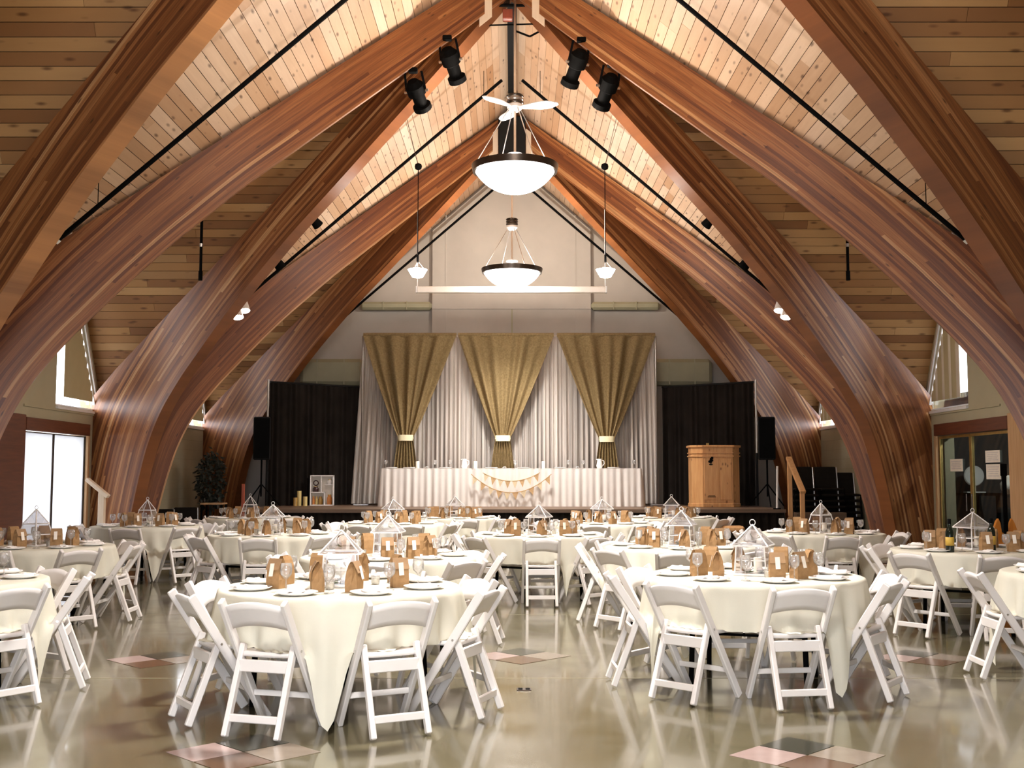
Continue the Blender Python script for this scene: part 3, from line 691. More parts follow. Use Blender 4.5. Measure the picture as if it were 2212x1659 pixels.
# ------------------------------------------------------------------ stage
SZ, SY = .86, 20.2
st = empty('stage', (0, SY, 0), 0, 'low dark stage platform with black skirt and brown edge', 'stage')
MB().box2((-4.95, 0, SZ - .05), (4.95, YEND - SY - .2, SZ)).build('deck', M['stage'], st, bevel=.004)
MB().box2((-4.95, -.02, SZ - .06), (4.95, .0, SZ + .003)).build('edge_strip', M['stage'], st)
MB().grid(lambda u, v: Vector((-4.93 + 9.86 * u, .05 + .02 * sin(u * 420), v * (SZ - .06))), 420, 1).build('skirt', M['blackcloth'], st)
for s in (-1, 1): MB().box2((s * 4.9, .05, 0), (s * 4.93, 4.2, SZ - .06)).build('end_skirt', M['blackcloth'], st)
# wing drapes
def drape(name, p0, p1, z0, z1, mname, label, folds, amp, cat='curtain', nu=180):
    p0, p1 = Vector(p0), Vector(p1); d = p1 - p0; nn = Vector((-d.y, d.x, 0)).normalized()
    o = empty(name, (p0.x, p0.y, z0), 0, label, cat)
    ph = random.uniform(0, 6)
    def fn(u, v):
        q = d * u; f = amp * (sin(u * folds * 6.283 + ph) + .5 * sin(u * folds * 2.7 * 3.1 + 1.3)) * (1.1 - .35 * v)
        q = q + nn * f; return Vector((q.x, q.y, v * (z1 - z0)))
    MB().grid(fn, nu, 6).build('fabric', M[mname], o, smooth=True); return o, d, nn
zt = 3.34
for s, nm in ((-1, 'left'), (1, 'right')):
    out = Vector((s * 4.87, 22.3, 0)); inn = Vector((s * 3.2, 23.62, 0))
    o, d, nn = drape('black_drape', out, inn, SZ + .01, zt, 'blackcloth', 'tall black pipe drape wing %s of the backdrop' % nm, 16, .025)
    MB().tube((0, 0, zt - SZ), d + Vector((0, 0, zt - SZ)), .022).build('crossbar', M['blackplastic'], o)
    MB().tube((s * .03, -.02, 1.05), (s * .03, -.02, zt - SZ + .05), .022).build('upright', M['chrome'], o)
    MB().tube((s * .03, -.02, .0), (s * .03, -.02, 1.05), .026).build('lower_upright', M['blackplastic'], o)
    # loudspeaker on stand
    sx = at(566 if s < 0 else 1656, 950, 21.9)
    sp = empty('loudspeaker', (sx.x, 21.9, 1.78), R(-s * 12), 'black loudspeaker on the %s side of the stage' % nm, 'speaker')
    MB().box((0, 0, .42), (.33, .34, .84)).build('cabinet', M['blackplastic'], sp, bevel=.02)
    MB().box((0, -.175, .42), (.29, .01, .78)).build('grille', M['black'], sp)
    ss = empty('speaker_stand', (sx.x, 21.9, SZ), 0, 'black tripod stand under the %s loudspeaker' % nm, 'stand')
    MB().tube((0, 0, .2), (0, 0, 1.78 - SZ), .018).build('pole', M['black'], ss)
    for k in range(3): a = 2 * pi * k / 3 + .5; MB().tube((0, 0, .45), (cos(a) * .4, sin(a) * .3, .015), .012).build('leg', M['black'], ss)
drape('black_drape', (-3.1, 23.75, 0), (3.1, 23.75, 0), SZ + .01, zt - .03, 'blackcloth', 'black drape hanging behind the sheer white backdrop', 46, .03, nu=400)

# backdrop frame, sheers, burlap
BY = 23.2; BX0, BX1 = at(784, 760, BY).x, at(1416, 760, BY).x; BT = at(1100, 726, BY).z
bf = empty('backdrop_frame', (0, BY, SZ), 0, 'silver pipe frame carrying the burlap and sheer backdrop', 'frame')
for x in (BX0, BX1):
    MB().tube((x, 0, 0.02), (x, 0, BT - SZ), .02).build('upright', M['chrome'], bf); MB().box((x, 0, .01), (.3, .2, .02)).build('base_plate', M['chrome'], bf)
MB().tube((BX0, 0, BT - SZ), (BX1, 0, BT - SZ), .02).build('crossbar', M['chrome'], bf)
NP = 6
for i in range(NP):
    x0 = BX0 + (BX1 - BX0) * i / NP; x1 = BX0 + (BX1 - BX0) * (i + 1) / NP
    ph = random.uniform(0, 6); fr = random.uniform(9, 13)
    so = empty('sheer_curtain', ((x0 + x1) / 2, BY + .19, SZ + .025), 0, 'sheer white voile panel, %s of six in the backdrop' % ('first', 'second', 'third', 'fourth', 'fifth', 'last')[i], 'curtain', 'voile panels of the backdrop')
    def fn(u, v, x0=x0, x1=x1, i=i, ph=ph, fr=fr):
        x = (u - .5) * (x1 - x0) * 1.03; fl = (1 - v)
        if i == 0: x -= .22 * fl * (1 - u)
        if i == NP - 1: x += .05 * fl * u
        y = .045 * sin(u * fr * 6.283 + ph) * (.5 + .5 * fl) + .02 * sin(u * 31 + ph)
        return Vector((x + .012 * sin(u * fr * 12.56), y, v * (BT - SZ - .04)))
    MB().grid(fn, 110, 6).build('fabric', M['sheer'], so, smooth=True)
band_z = [at(877, 946, BY).z, at(1086, 947, BY).z, at(1311, 949, BY).z]
for i, (xa, xb, xc, nm) in enumerate(((785, 986, 877, 'left'), (990, 1196, 1086, 'middle'), (1203, 1415, 1310, 'right'))):
    a, b, c = at(xa, 730, BY).x, at(xb, 730, BY).x, at(xc, 946, BY).x; zb = band_z[i]
    cu = empty('burlap_curtain', (c, BY - .06, zb), 0, '%s burlap curtain of three, gathered in a cream band' % nm, 'curtain', 'burlap curtains of the backdrop')
    ph = random.uniform(0, 6)
    def fn(u, v, a=a, b=b, c=c, zb=zb, ph=ph):
        # v 0 top .. 1 bottom ; tie at v=.74
        vt = .76
        if v < vt:
            s = v / vt; e = 1 - (1 - s) ** 1.0
            sag = .10 * sin(s * pi) * (1 if True else 0)
            half = (b - a) / 2 * (1 - s) ** .92 + .15 * s
            cx = (a + b) / 2 + (c - (a + b) / 2) * s
            x = cx + (u - .5) * 2 * half * (1 - .0 * sag); z = BT + .0 + (zb - BT) * s
            amp = .03 + .05 * s * (1 - s) * 2
            y = amp * (sin(u * 6 * 6.283 + ph + .8 * sin(u * 9)) + .7 * sin(u * 3.7 * 6.283 + 2 * ph)) * (1 - .35 * s) - .10 * sin(s * pi) * (1 - (2 * u - 1) ** 2)
        else:
            s = (v - vt) / (1 - vt); half = .15 + .17 * s ** .8
            x = c + (u - .5) * 2 * half; z = zb + (SZ + .02 - zb) * s
            y = .035 * sin(u * 7 * 6.283 + ph)
        return Vector((x - c, y, z - zb))
    MB().grid(fn, 120, 46).build('fabric', M['burlap'], cu, smooth=True)
    MB().lathe([(.0, -.06), (.155, -.06), (.165, 0), (.155, .06), (0, .06)], 20, m=Matrix.Diagonal((1, .5, 1))).build('tie_band', M['band'], cu, smooth=True, auto=50)
    MB().tube((a - c, .05, BT - zb + .02), (b - c, .05, BT - zb + .02), .045, 8).build('rod_pocket', M['burlap'], cu)

# head table
HY0, HY1 = 22.2, 22.95; HX0, HX1 = at(824, 1010, HY0).x, at(1384, 1010, HY0).x; HTZ = SZ + .755
for i in range(3):
    x0 = HX0 + (HX1 - HX0) * i / 3; x1 = HX0 + (HX1 - HX0) * (i + 1) / 3
    ht = empty('head_table', ((x0 + x1) / 2, (HY0 + HY1) / 2, SZ), 0, '%s trestle table under the white head table skirt' % ('left', 'middle', 'right')[i], 'table', 'trestle tables of the head table')
    w = (x1 - x0) / 2 - .01
    MB().box((0, 0, .735), (w * 2, .73, .02)).build('tabletop', M['stage'], ht)
    for sx in (-1, 1):
        for sy in (-1, 1): MB().tube((sx * (w - .12), sy * .28, 0), (sx * (w - .12), sy * .28, .725), .015).build('leg', M['black'], ht)
hc = empty('head_table_cloth', ((HX0 + HX1) / 2, (HY0 + HY1) / 2, SZ), 0, 'white pleated skirted cloth on the long head table', 'tablecloth')
hw, hd = (HX1 - HX0) / 2, (HY1 - HY0) / 2
MB().box((0, 0, .752), (hw * 2 + .02, hd * 2 + .02, .006)).build('top_cloth', M['skirt'], hc)
per = 2 * (hw * 2 + hd * 2)
def skirt(u, v):
    s = u * (hw * 2 + hd * 4); fl = 1 - v; w = .012 * sin(s * 46) + .008 * sin(s * 31 + 1); w *= (.4 + .8 * fl); o = .012 + .06 * fl
    if s < hd * 2: return Vector((-hw - o - w, hd - s, v * .75))
    if s < hd * 2 + hw * 2: return Vector((-hw + (s - hd * 2) + (-o if s - hd * 2 < .02 else 0), -hd - o - w, v * .75))
    return Vector((hw + o + w, -hd + (s - hd * 2 - hw * 2), v * .75))
MB().grid(skirt, 640, 3).build('skirt', M['skirt'], hc, smooth=True)
# bunting
def bunting(xa, xb, yt, ymid, n, label):
    Yb = HY0 - .12; b = empty('bunting', (0, Yb, 0), 0, label, 'bunting', 'hessian bunting on the head table')
    pts = []
    for k in range(25):
        u = k / 24; px = xa + (xb - xa) * u; py = yt + (ymid - yt) * (1 - (2 * u - 1) ** 2); q = at(px, py, Yb); pts.append(Vector((q.x, 0, q.z)))
    MB().path(pts, .008, 5).build('string', M['cord'], b)
    for k in range(n):
        u = (k + .5) / n; i = min(23, int(u * 24)); p = pts[i].lerp(pts[i + 1], u * 24 - i); tg = (pts[i + 1] - pts[i]).normalized(); dn = Vector((tg.z, 0, -tg.x)); dn = (dn + Vector((0, 0, -1))).normalized()
        hw2 = (pts[-1] - pts[0]).length / n * .40
        MB().poly([p - tg * hw2, p + tg * hw2, p + dn * .15], (0, -.004, 0)).build('flag', M['bunting' if k % 2 else 'buntlight'], b)
bunting(1043, 1166, 1021, 1039, 8, 'upper hessian bunting string on the head table front')
bunting(1018, 1191, 1024, 1064, 10, 'lower longer hessian bunting string on the head table front')

# ------------------------------------------------------------------ small tableware prototypes
def plate_proto():
    p = empty('dinner_plate', (0, 0, -9), 0, 'plate', 'plate')
    MB().lathe([(.001, .004), (.07, .004), (.085, .008), (.128, .022), (.130, .019), (.088, .002), (.001, 0)], 24).build('dish', M['china'], p, smooth=True); return Proto(p)
def napkin_proto():
    p = empty('folded_napkin', (0, 0, -9), 0, 'napkin', 'napkin')
    m = MB(); m.grid(lambda u, v: Vector(((u - .5) * .085 * (1 - .5 * v), (v - .5) * .2, .012 + .018 * sin(u * pi) * (1 - .5 * v))), 6, 6); m.build('cloth', M['napkin'], p, solid=.008, smooth=True)
    MB().box((0, -.03, .026), (.05, .014, .010)).build('tie', M['napkin'], p); return Proto(p)
def glass_proto():
    p = empty('wine_glass', (0, 0, -9), 0, 'glass', 'glass')
    MB().lathe([(.001, .004), (.033, .002), (.033, .005), (.005, .012), (.004, .07), (.012, .078), (.034, .10), (.038, .13), (.033, .17), (.0315, .17), (.036, .13), (.032, .102), (.001, .082)], 16).build('goblet', M['glass'], p, smooth=True); return Proto(p)
def votive_proto():
    p = empty('votive_candle', (0, 0, -9), 0, 'votive', 'candle')
    MB().lathe([(.001, 0), (.026, 0), (.03, .06), (.028, .06), (.025, .005)], 14).build('cup', M['glass'], p, smooth=True)
    MB().tube((0, 0, .004), (0, 0, .045), .022, 12).build('wax', M['wax'], p, smooth=True, auto=40); MB().tube((0, 0, .045), (0, 0, .053), .0015, 5).build('wick', M['black'], p); return Proto(p)
def bag_proto():
    p = empty('paper_bag', (0, 0, -9), 0, 'bag', 'gift bag')
    w, d, hz = .052, .038, .182
    m = MB(); P = []
    for z, ww, dd in ((0, w, d), (.055, w * 1.02, d * 1.05), (.12, w * .99, d * .85), (.16, w * .97, d * .5), (hz, w * .96, .006)):
        gs = max(0, (z - .03) / .13) * .040
        P.append([(-ww, -dd, z), (ww, -dd, z), (ww - gs, 0, z), (ww, dd, z), (-ww, dd, z), (-ww + gs, 0, z)])
    for r in P: m.v += r
    for j in range(4): m.f += [(j * 6 + i, j * 6 + (i + 1) % 6, (j + 1) * 6 + (i + 1) % 6, (j + 1) * 6 + i) for i in range(6)]
    m.f += [(5, 4, 3, 2, 1, 0), (24, 25, 26, 27, 28, 29)]
    m.build('body', M['paper'], p)
    m = MB(); m.add([(-w * .97, -.008, hz + .002), (w * .97, -.008, hz + .002), (w * .99, -.046, .115), (-w * .99, -.046, .115)], [(0, 1, 2, 3)]); m.build('folded_flap', M['paperdark'], p, solid=.004)
    m = MB(); m.add([(-.018, -.039, .155), (.014, -.039, .157), (.016, -.058, .078), (-.016, -.058, .076)], [(0, 1, 2, 3)]); m.build('tag', M['tagm'], p, solid=.002)
    return Proto(p)
def lantern_proto(tapered):
    p = empty('house_lantern' if not tapered else 'tapered_lantern', (0, 0, -9), 0, 'lantern', 'lantern')
    b, t, h, ev, hr = (.105, .095, .20, .125, .34) if not tapered else (.135, .085, .22, .09, .37)
    MB().box((0, 0, .008), (b * 2 + .02, b * 2 + .02, .016)).build('base', M['wmetal'], p, bevel=.003)
    for sx in (-1, 1):
        for sy in (-1, 1):
            MB().bar((sx * b, sy * b, .016), (sx * t, sy * t, h), .009, .009).build('post', M['wmetal'], p)
            MB().bar((sx * ev, sy * ev, h), (0, 0, hr), .008, .008).build('roof_bar', M['wmetal'], p)
    for k in range(4):
        a = pi / 2 * k; c, s = cos(a), sin(a); rot = lambda x, y, z: Vector((c * x - s * y, s * x + c * y, z))
        MB().bar(rot(-ev, -ev, h), rot(ev, -ev, h), .009, .009, (0, 0, 1)).build('eave_bar', M['wmetal'], p)
        mz = h * .52; mb = b + (t - b) * .52
        MB().bar(rot(-mb, -mb, mz), rot(mb, -mb, mz), .008, .008, (0, 0, 1)).build('mid_bar', M['wmetal'], p)
        MB().add([rot(-b, -b, .016), rot(b, -b, .016), rot(t, -t, h), rot(-t, -t, h)], [(0, 1, 2, 3)]).build('pane', M['lglass'], p)
        MB().add([rot(-ev, -ev, h), rot(ev, -ev, h), rot(0, 0, hr)], [(0, 1, 2)]).build('roof_pane', M['lglass'], p)
    pts = [Vector((.02 * cos(q), 0, hr + .015 + .02 * sin(q))) for q in [2 * pi * k / 10 for k in range(11)]]
    MB().path(pts, .003, 5).build('ring', M['wmetal'], p); return Proto(p)
def pillar_proto():
    p = empty('pillar_candle', (0, 0, -9), 0, 'candle', 'candle')
    MB().lathe([(.001, 0), (.03, 0), (.031, .10), (.027, .105), (.02, .098), (.001, .096)], 16).build('wax', M['wax'], p, smooth=True, auto=50); MB().tube((0, 0, .096), (0, 0, .112), .0018, 5).build('wick', M['black'], p); return Proto(p)
def rose_proto():
    p = empty('white_rose', (0, 0, -9), 0, 'rose', 'flower')
    for lay, (n, rr, hh, tilt) in enumerate(((3, .012, .04, .2), (5, .024, .038, .55), (6, .034, .03, .95))):
        m = MB()
        for k in range(n):
            a = 2 * pi * k / n + lay
            def pet(u, v, a=a, rr=rr, hh=hh, tilt=tilt):
                q = (u - .5) * 1.5; r = rr * (.35 + .75 * v); return Vector((cos(a + q) * r, sin(a + q) * r, .01 + hh * v * (1 - .25 * abs(q)) - (tilt * .01 * v * v)))
            m.grid(pet, 4, 3)
        m.build('petals', M['rose'], p, smooth=True)
    MB().grid(lambda u, v: Vector(((u - .5) * .09, .02 * sin(u * 3) + (v - .5) * .03, .006 + .004 * v)), 4, 2).build('leaf', M['greenleaf'], p); return Proto(p)
PLATE, NAP, GLASS, VOT, BAG = plate_proto(), napkin_proto(), glass_proto(), votive_proto(), bag_proto()
LANH, LANT, PIL, ROSE = lantern_proto(False), lantern_proto(True), pillar_proto(), rose_proto()

# ------------------------------------------------------------------ folding chair prototype
def chair_proto():
    c = empty('folding_chair', (0, 0, -9), 0, 'chair', 'chair', 'white folding chairs at the round tables')
    top, foot = Vector((0, -.285, .79)), Vector((0, .215, 0))
    for s in (-1, 1):
        x = s * .206
        MB().bar((x, top.y, top.z), (x, foot.y, foot.z + .012), .032, .056).build('long_leg', M['white'], c, bevel=.006)
        MB().bar((s * .171, -.275, .012), (s * .168, -.085, .52), .034, .044).build('short_leg', M['white'], c, bevel=.006)
    lean = lambda z: top.y + (top.z - z) * (foot.y - top.y) / (top.z)
    def bk(u, v):
        x = (u - .5) * .392; k = 1 - (2 * u - 1) ** 2
        z0, z1 = .612 + .030 * k, .748 + .028 * k; z = z0 + (z1 - z0) * v
        return Vector((x, lean(z) - .022 * k, z))
    MB().grid(bk, 10, 4).build('backrest', M['white'], c, solid=.02, smooth=True)
    def se(u, v):
        x = (u - .5) * .385 * (1 - .06 * (1 - v)); y = -.115 + .41 * v; k = (2 * u - 1) ** 2
        return Vector((x, y, .445 + .004 * k - .03 * max(0, v - .85) / .15))
    MB().grid(se, 8, 10).build('seat', M['white'], c, solid=-.028, smooth=True)
    MB().box((0, -.138, .398), (.326, .022, .072)).build('seat_rail', M['white'], c, bevel=.005)
    MB().box((0, -.241, .115), (.33, .022, .046)).build('rear_stretcher', M['white'], c, bevel=.005)
    MB().bar((-.2, lean(.20), .20), (.2, lean(.20), .20), .036, .02, (0, 0, 1)).build('front_stretcher', M['white'], c, bevel=.004)
    for s in (-1, 1): MB().tube((s * .185, lean(.49), .49), (s * .225, lean(.49), .49), .008, 8).build('pivot_bolt', M['chrome'], c)
    return Proto(c)
CHAIR = chair_proto()

# ------------------------------------------------------------------ round tables
TABR, TABZ = .762, .75
def table_proto():
    p = empty('round_table', (0, 0, -9), 0, 'table', 'table', 'round banquet tables')
    MB().lathe([(.001, .722), (TABR - .005, .722), (TABR, .728), (TABR, .744), (TABR - .005, TABZ), (.001, TABZ)], 40).build('tabletop', M['stage'], p)
    for k in range(4):
        a = R(45 + 90 * k); MB().tube((cos(a) * .55, sin(a) * .55, 0), (cos(a) * .52, sin(a) * .52, .722), .019, 10).build('leg', M['black'], p)
    for s in (-1, 1): MB().tube((s * .37, -.37, .38), (s * .37, .37, .38), .012).build('brace', M['black'], p)
    return Proto(p)
TABLE = table_proto()
CHR = .755; CS = .965
def cloth(loc, corner, phis, label):
    half = 1.06; n = 160; mb = MB(); rings = [.0, .3, .55, .70, .752]; nd = 11
    ph = random.uniform(0, 6)
    rel = lambda a, b: (a - b + pi) % (2 * pi) - pi
    cols = []
    for i in range(n):
        th = 2 * pi * i / n                       # angle from the near side, positive to the right
        q = rel(th, corner); m4 = abs(rel(q * 1.0, 0)) % (pi / 2); m4 = min(m4, pi / 2 - m4)   # distance to nearest corner
        Rr = half / cos(pi / 4 - m4); drop = Rr - .768
        near = min((abs(rel(th, p)) for p in phis), default=9)
        col = [(r, TABZ + .004) for r in rings[1:]] + [(.770, TABZ - .003)]
        for j in range(1, nd + 1):
            d = drop * j / nd; f = min(1, d / .25)
            rho = .775 + .05 * d + f * (.020 * sin(th * 16 + ph) + .016 * sin(th * 27 + 2 * ph)) + .03 * f * (1 - m4 / .8)
            z = TABZ - .003 - d
            if near < .36 and z < .452:
                w = 1 if near < .255 else (.36 - near) / .105
                e = .452 - z; z = z + w * (e + .004 + .012 * sin(j * 1.9 + th * 40) ** 2); rho = rho + w * (min(e * .55, .05))
            col.append((rho, max(z, .012)))
        cols.append((th, col))
    mb.v.append((0, 0, TABZ + .004)); k = len(cols[0][1])
    for th, col in cols:
        for r, z in col: mb.v.append((r * sin(th), -r * cos(th), z))
    for i in range(n):
        a, b = 1 + i * k, 1 + ((i + 1) % n) * k
        mb.f.append((0, a, b)); mb.f += [(a + j, a + j + 1, b + j + 1, b + j) for j in range(k - 1)]
    o = mb.build('tablecloth', M['cloth'], smooth=True, auto=70); o.location = loc
    return tag(o, 'ivory square cloth draped over ' + label, 'tablecloth', 'ivory tablecloths')
POS = {0: 'near side', 1: 'near right-centre', 2: 'near right', 3: 'right front', 4: 'right side', 5: 'right back', 6: 'far right', 7: 'far right-centre', 8: 'far side',
       -1: 'near left-centre', -2: 'near left', -3: 'left front', -4: 'left side', -5: 'left back', -6: 'far left', -7: 'far left-centre', -8: 'far side'}
def pos_word(a):
    a = (a + 180) % 360 - 180; return POS[int(round(a / 22.5))]
TABLES = [ # x, y, phi0, corner offset, label, tapered lantern, skip angles
    (-1.105, 7.25, -18, 22, 'the front table left of the aisle', 0, ()),
    (1.73, 8.05, 4, 22, 'the front table right of the aisle', 0, ()),
    (-3.98, 7.65, 60, 22, 'the table cut by the left edge', 0, ()),
    (-1.10, 9.95, 43, 22, 'the second table left of the aisle', 0, ()),
    (.33, 13.55, -3, 22, 'the table alone in the middle aisle', 0, ()),
    (-2.92, 13.65, 0, 22, 'the middle table in the left half', 0, ()),
    (-5.22, 16.0, 2, 22, 'the table at the left arch foot', 1, ()),
    (-4.85, 11.4, 47, -22, 'the table before the white doors', 1, ()),
    (-4.45, 19.0, 5, 22, 'the far left table below the stage', 1, ()),
    (-1.79, 16.8, 21, 22, 'the table before the head table, left', 0, ()),
    (-.97, 19.05, 10, 22, 'the stage-edge table under the bunting', 0, ()),
    (1.36, 16.9, -13, 22, 'the table before the head table, right', 0, ()),
    (2.72, 19.05, 0, 22, 'the stage-edge table by the lectern', 0, ()),
    (1.72, 11.35, -8, 22, 'the second table right of the aisle', 0, ()),
    (3.87, 14.0, 0, 22, 'the table before the right stage steps', 1, ()),
    (4.47, 10.85, -10, 22, 'the table holding the wine bottles', 0, ()),
    (4.42, 8.25, -45, 22, 'the table cut by the right edge', 0, (135, 180, -135)),
]
def onscreen(x, y, mg=40):
    px = CX + FPX * x / y; return -mg < px < 2212 + mg
placed = []
def clash(x, y):
    return any((x - a) ** 2 + (y - b) ** 2 < .36 ** 2 for a, b in placed)
for ti, (tx, ty, p0, co, lab, tap, skip) in enumerate(TABLES):
    rnd = random.Random(100 + ti)
    TABLE.put((tx, ty, 0), R(p0 + 22 + 45), 'round folding table, ' + lab)
    phis = []; seats = []
    for k in range(8):
        a = p0 + 45 * k; a = (a + 180) % 360 - 180
        seats.append(a)
        aj = a + rnd.uniform(-3, 3); rc = CHR + rnd.uniform(-.02, .03)
        x, y = tx + rc * sin(R(aj)), ty - rc * cos(R(aj))
        if not onscreen(x, y, 90) or any(abs((a - s + 180) % 360 - 180) < 5 for s in skip): continue
        if clash(x, y): continue
        placed.append((x, y))
        phis.append(R(aj))
        CHAIR.put((x, y, 0), R(aj + rnd.uniform(-4, 4)), 'white folding chair at the %s of %s' % (pos_word(a), lab), None, (CS,) * 3)
    cloth((tx, ty, 0), R(p0 + co), phis, lab)
    zt_ = TABZ + .005
    LN = LANT if tap else LANH
    LN.put((tx, ty, zt_), R(rnd.uniform(-30, 30)), ('tall tapered' if tap else 'white house-shaped') + ' glass lantern on ' + lab, 'lantern centrepieces', (1.05,) * 3 if not tap else None)
    PIL.put((tx + .03, ty - .02, zt_ + .02), 0, 'ivory pillar candle inside the lantern on ' + lab, 'candles in lanterns')
    ROSE.put((tx - .045, ty - .04, zt_ + .018), rnd.uniform(0, 6), 'front left white rose inside the lantern on ' + lab, 'roses in lanterns')
    for q_, (ox, oy, sc_) in enumerate(((.05, .035, .9), (-.02, .05, 1.0), (.035, -.062, .85))):
        ROSE.put((tx + ox, ty + oy, zt_ + .018), 2.1 * q_, '%s extra white rose in the lantern on %s' % (('first', 'second', 'third')[q_], lab), 'roses in lanterns', (sc_,) * 3)
    for a in seats:
        w = pos_word(a)
        px_, py_ = tx + .58 * sin(R(a)), ty - .58 * cos(R(a))
        if not onscreen(px_, py_, 60): continue
        PLATE.put((px_, py_, zt_), 0, 'white dinner plate at the %s of %s' % (w, lab), 'dinner plates on the round tables')
        NAP.put((px_, py_, zt_ + .006), R(a + rnd.uniform(-12, 12)), 'folded white napkin at the %s of %s' % (w, lab), 'napkins on the plates')
        r = rnd.uniform(.34, .42); aa = a + rnd.uniform(-10, 10)
        BAG.put((tx + r * sin(R(aa)), ty - r * cos(R(aa)), zt_), R(aa + rnd.uniform(-80, 80)), 'brown paper favour bag at the %s of %s' % (w, lab), 'favour bags on the round tables')
        aa = a + 21 + rnd.uniform(-3, 3); r = rnd.uniform(.43, .5)
        GLASS.put((tx + r * sin(R(aa)), ty - r * cos(R(aa)), zt_), 0, 'clear wine glass at the %s of %s' % (w, lab), 'wine glasses on the round tables')
    for k in range(3):
        a = p0 + 10 + 120 * k; VOT.put((tx + .23 * sin(R(a)), ty - .23 * cos(R(a)), zt_), 0, '%s small votive candle on %s' % (('first', 'second', 'third')[k], lab), 'votive candles')
# wine bottles
def bottle(px, py, Y, lb):
    p = at(px, py, Y); b = empty('wine_bottle', (p.x, Y, TABZ + .005), 0, lb, 'bottle', 'wine bottles on the right table')
    MB().lathe([(.001, 0), (.037, 0), (.038, .01), (.038, .18), (.030, .21), (.015, .235), (.0145, .29), (.016, .292), (.016, .305), (.001, .306)], 18).build('body', M['bottle'], b, smooth=True, auto=50)
    MB().lathe([(.0385, .06), (.0388, .06), (.0388, .14), (.0385, .14)], 18).build('label', M['label'], b, smooth=True); MB().lathe([(.0165, .26), (.0168, .306), (.001, .308)], 12).build('foil', M['black'], b, smooth=True)
bottle(2052, 1180, 10.45, 'dark wine bottle left of the lantern on the right table')
bottle(2142, 1175, 10.6, 'dark wine bottle right of the lantern on the right table')

# head table settings
hz = HTZ + .002
for i, px in enumerate((846, 885, 962, 1062, 1130, 1210, 1324)):
    x = at(px, 1005, 22.5).x; PLATE.put((x, 22.4, hz), 0, 'white plate on the head table, number %s from the left' % ('one', 'two', 'three', 'four', 'five', 'six', 'seven')[i], 'plates on the head table')
for i, px in enumerate((833, 940, 973, 1113, 1228, 1260, 1370)):
    x = at(px, 1005, 22.6).x; GLASS.put((x, 22.62, hz), 0, 'clear wine glass on the head table, number %s from the left' % ('one', 'two', 'three', 'four', 'five', 'six', 'seven')[i], 'glasses on the head table')
for i, px in enumerate((902, 1027, 1174)):
    x = at(px, 1003, 22.5).x; PIL.put((x, 22.5, hz), 0, 'ivory pillar candle on the head table, %s of three' % ('left', 'middle', 'right')[i], 'candles on the head table', (1.25, 1.25, 1.35))
for px, lb in ((1003, 'white water pitcher left of centre on the head table'), (1295, 'white water pitcher at right on the head table')):
    x = at(px, 1000, 22.55).x; p = empty('water_pitcher', (x, 22.55, hz), 0, lb, 'pitcher')
    MB().lathe([(.001, 0), (.05, 0), (.065, .05), (.05, .13), (.045, .17), (.052, .19), (.047, .19), (.04, .16), (.001, .02)], 16).build('body', M['china'], p, smooth=True)
    MB().path([(.05, 0, .16), (.09, 0, .15), (.095, 0, .09), (.06, 0, .05)], .008).build('handle', M['china'], p); MB().box((-.055, 0, .18), (.03, .025, .012)).build('spout', M['china'], p)
for i, px in enumerate((925, 1090, 1245)):
    x = at(px, 1003, 22.6).x; NAP.put((x, 22.3, hz), 0, 'white napkin on the head table, %s of three' % ('left', 'middle', 'right')[i], 'napkins on the head table')

# ------------------------------------------------------------------ lectern
lx0, lx1 = at(1493, 1000, 21.6).x, at(1604, 1000, 21.6).x
le = empty('lectern', ((lx0 + lx1) / 2, 21.85, SZ), 0, 'knotty pine lectern standing at right on the stage', 'lectern')
lw = (lx1 - lx0) / 2; zt2 = 1.20
bodyP = [(-lw + .03, -.08), (-lw * .55, -.25), (lw * .62, -.25), (lw - .03, -.08), (lw - .03, .28), (-lw + .03, .28)]
MB().poly([(x, y, .06) for x, y in bodyP], (0, 0, zt2 - .10)).build('body', M['pine'], le)
def rimp(z, h, g): return MB().poly([(x * (1 + g), y * (1 + g * 2), z) for x, y in bodyP], (0, 0, h))
rimp(0, .075, .03).build('plinth', M['pine'], le, bevel=.008); rimp(zt2 - .045, .045, .075).build('top_slab', M['pine'], le, bevel=.01)
rimp(zt2 - .16, .02, .04).build('upper_moulding', M['pine'], le); rimp(zt2 - .225, .025, .045).build('lower_moulding', M['pine'], le)
for x0, x1 in ((-lw * .5, lw * .08), (lw * .14, lw * .57)):
    MB().box2((x0, -.262, .14), (x1, -.25, .95)).build('front_panel', M['pine'], le, bevel=.006)
MB().box2((-lw * .5, -.262, 1.0), (lw * .57, -.25, 1.03)).build('rail', M['pine'], le)
MB().box((-.15, -.1, zt2 + .02), (.05, .05, .05)).build('mic_base', M['brass'], le)
em = MB()
for x, z, w, h in ((-.0, .0, .05, .12), (.025, .05, .05, .07), (-.03, -.02, .04, .05), (.0, -.075, .08, .025), (.02, .0, .06, .04)): em.lathe([(.001, -.006), (w / 2, -.004), (w / 2, .004), (.001, .006)], 10, (x, 0, z), Matrix.Diagonal((1, 1, h / w)) @ Matrix.Rotation(R(90), 3, 'X'))
eo = em.build('emblem', M['black'], le); eo.location = (-lw * .24, -.268, .90)
for r in range(2): MB().box((-lw * .22, -.264, .20 + .022 * r), (.16 - .03 * r, .004, .010)).build('inscription_line', M['black'], le)

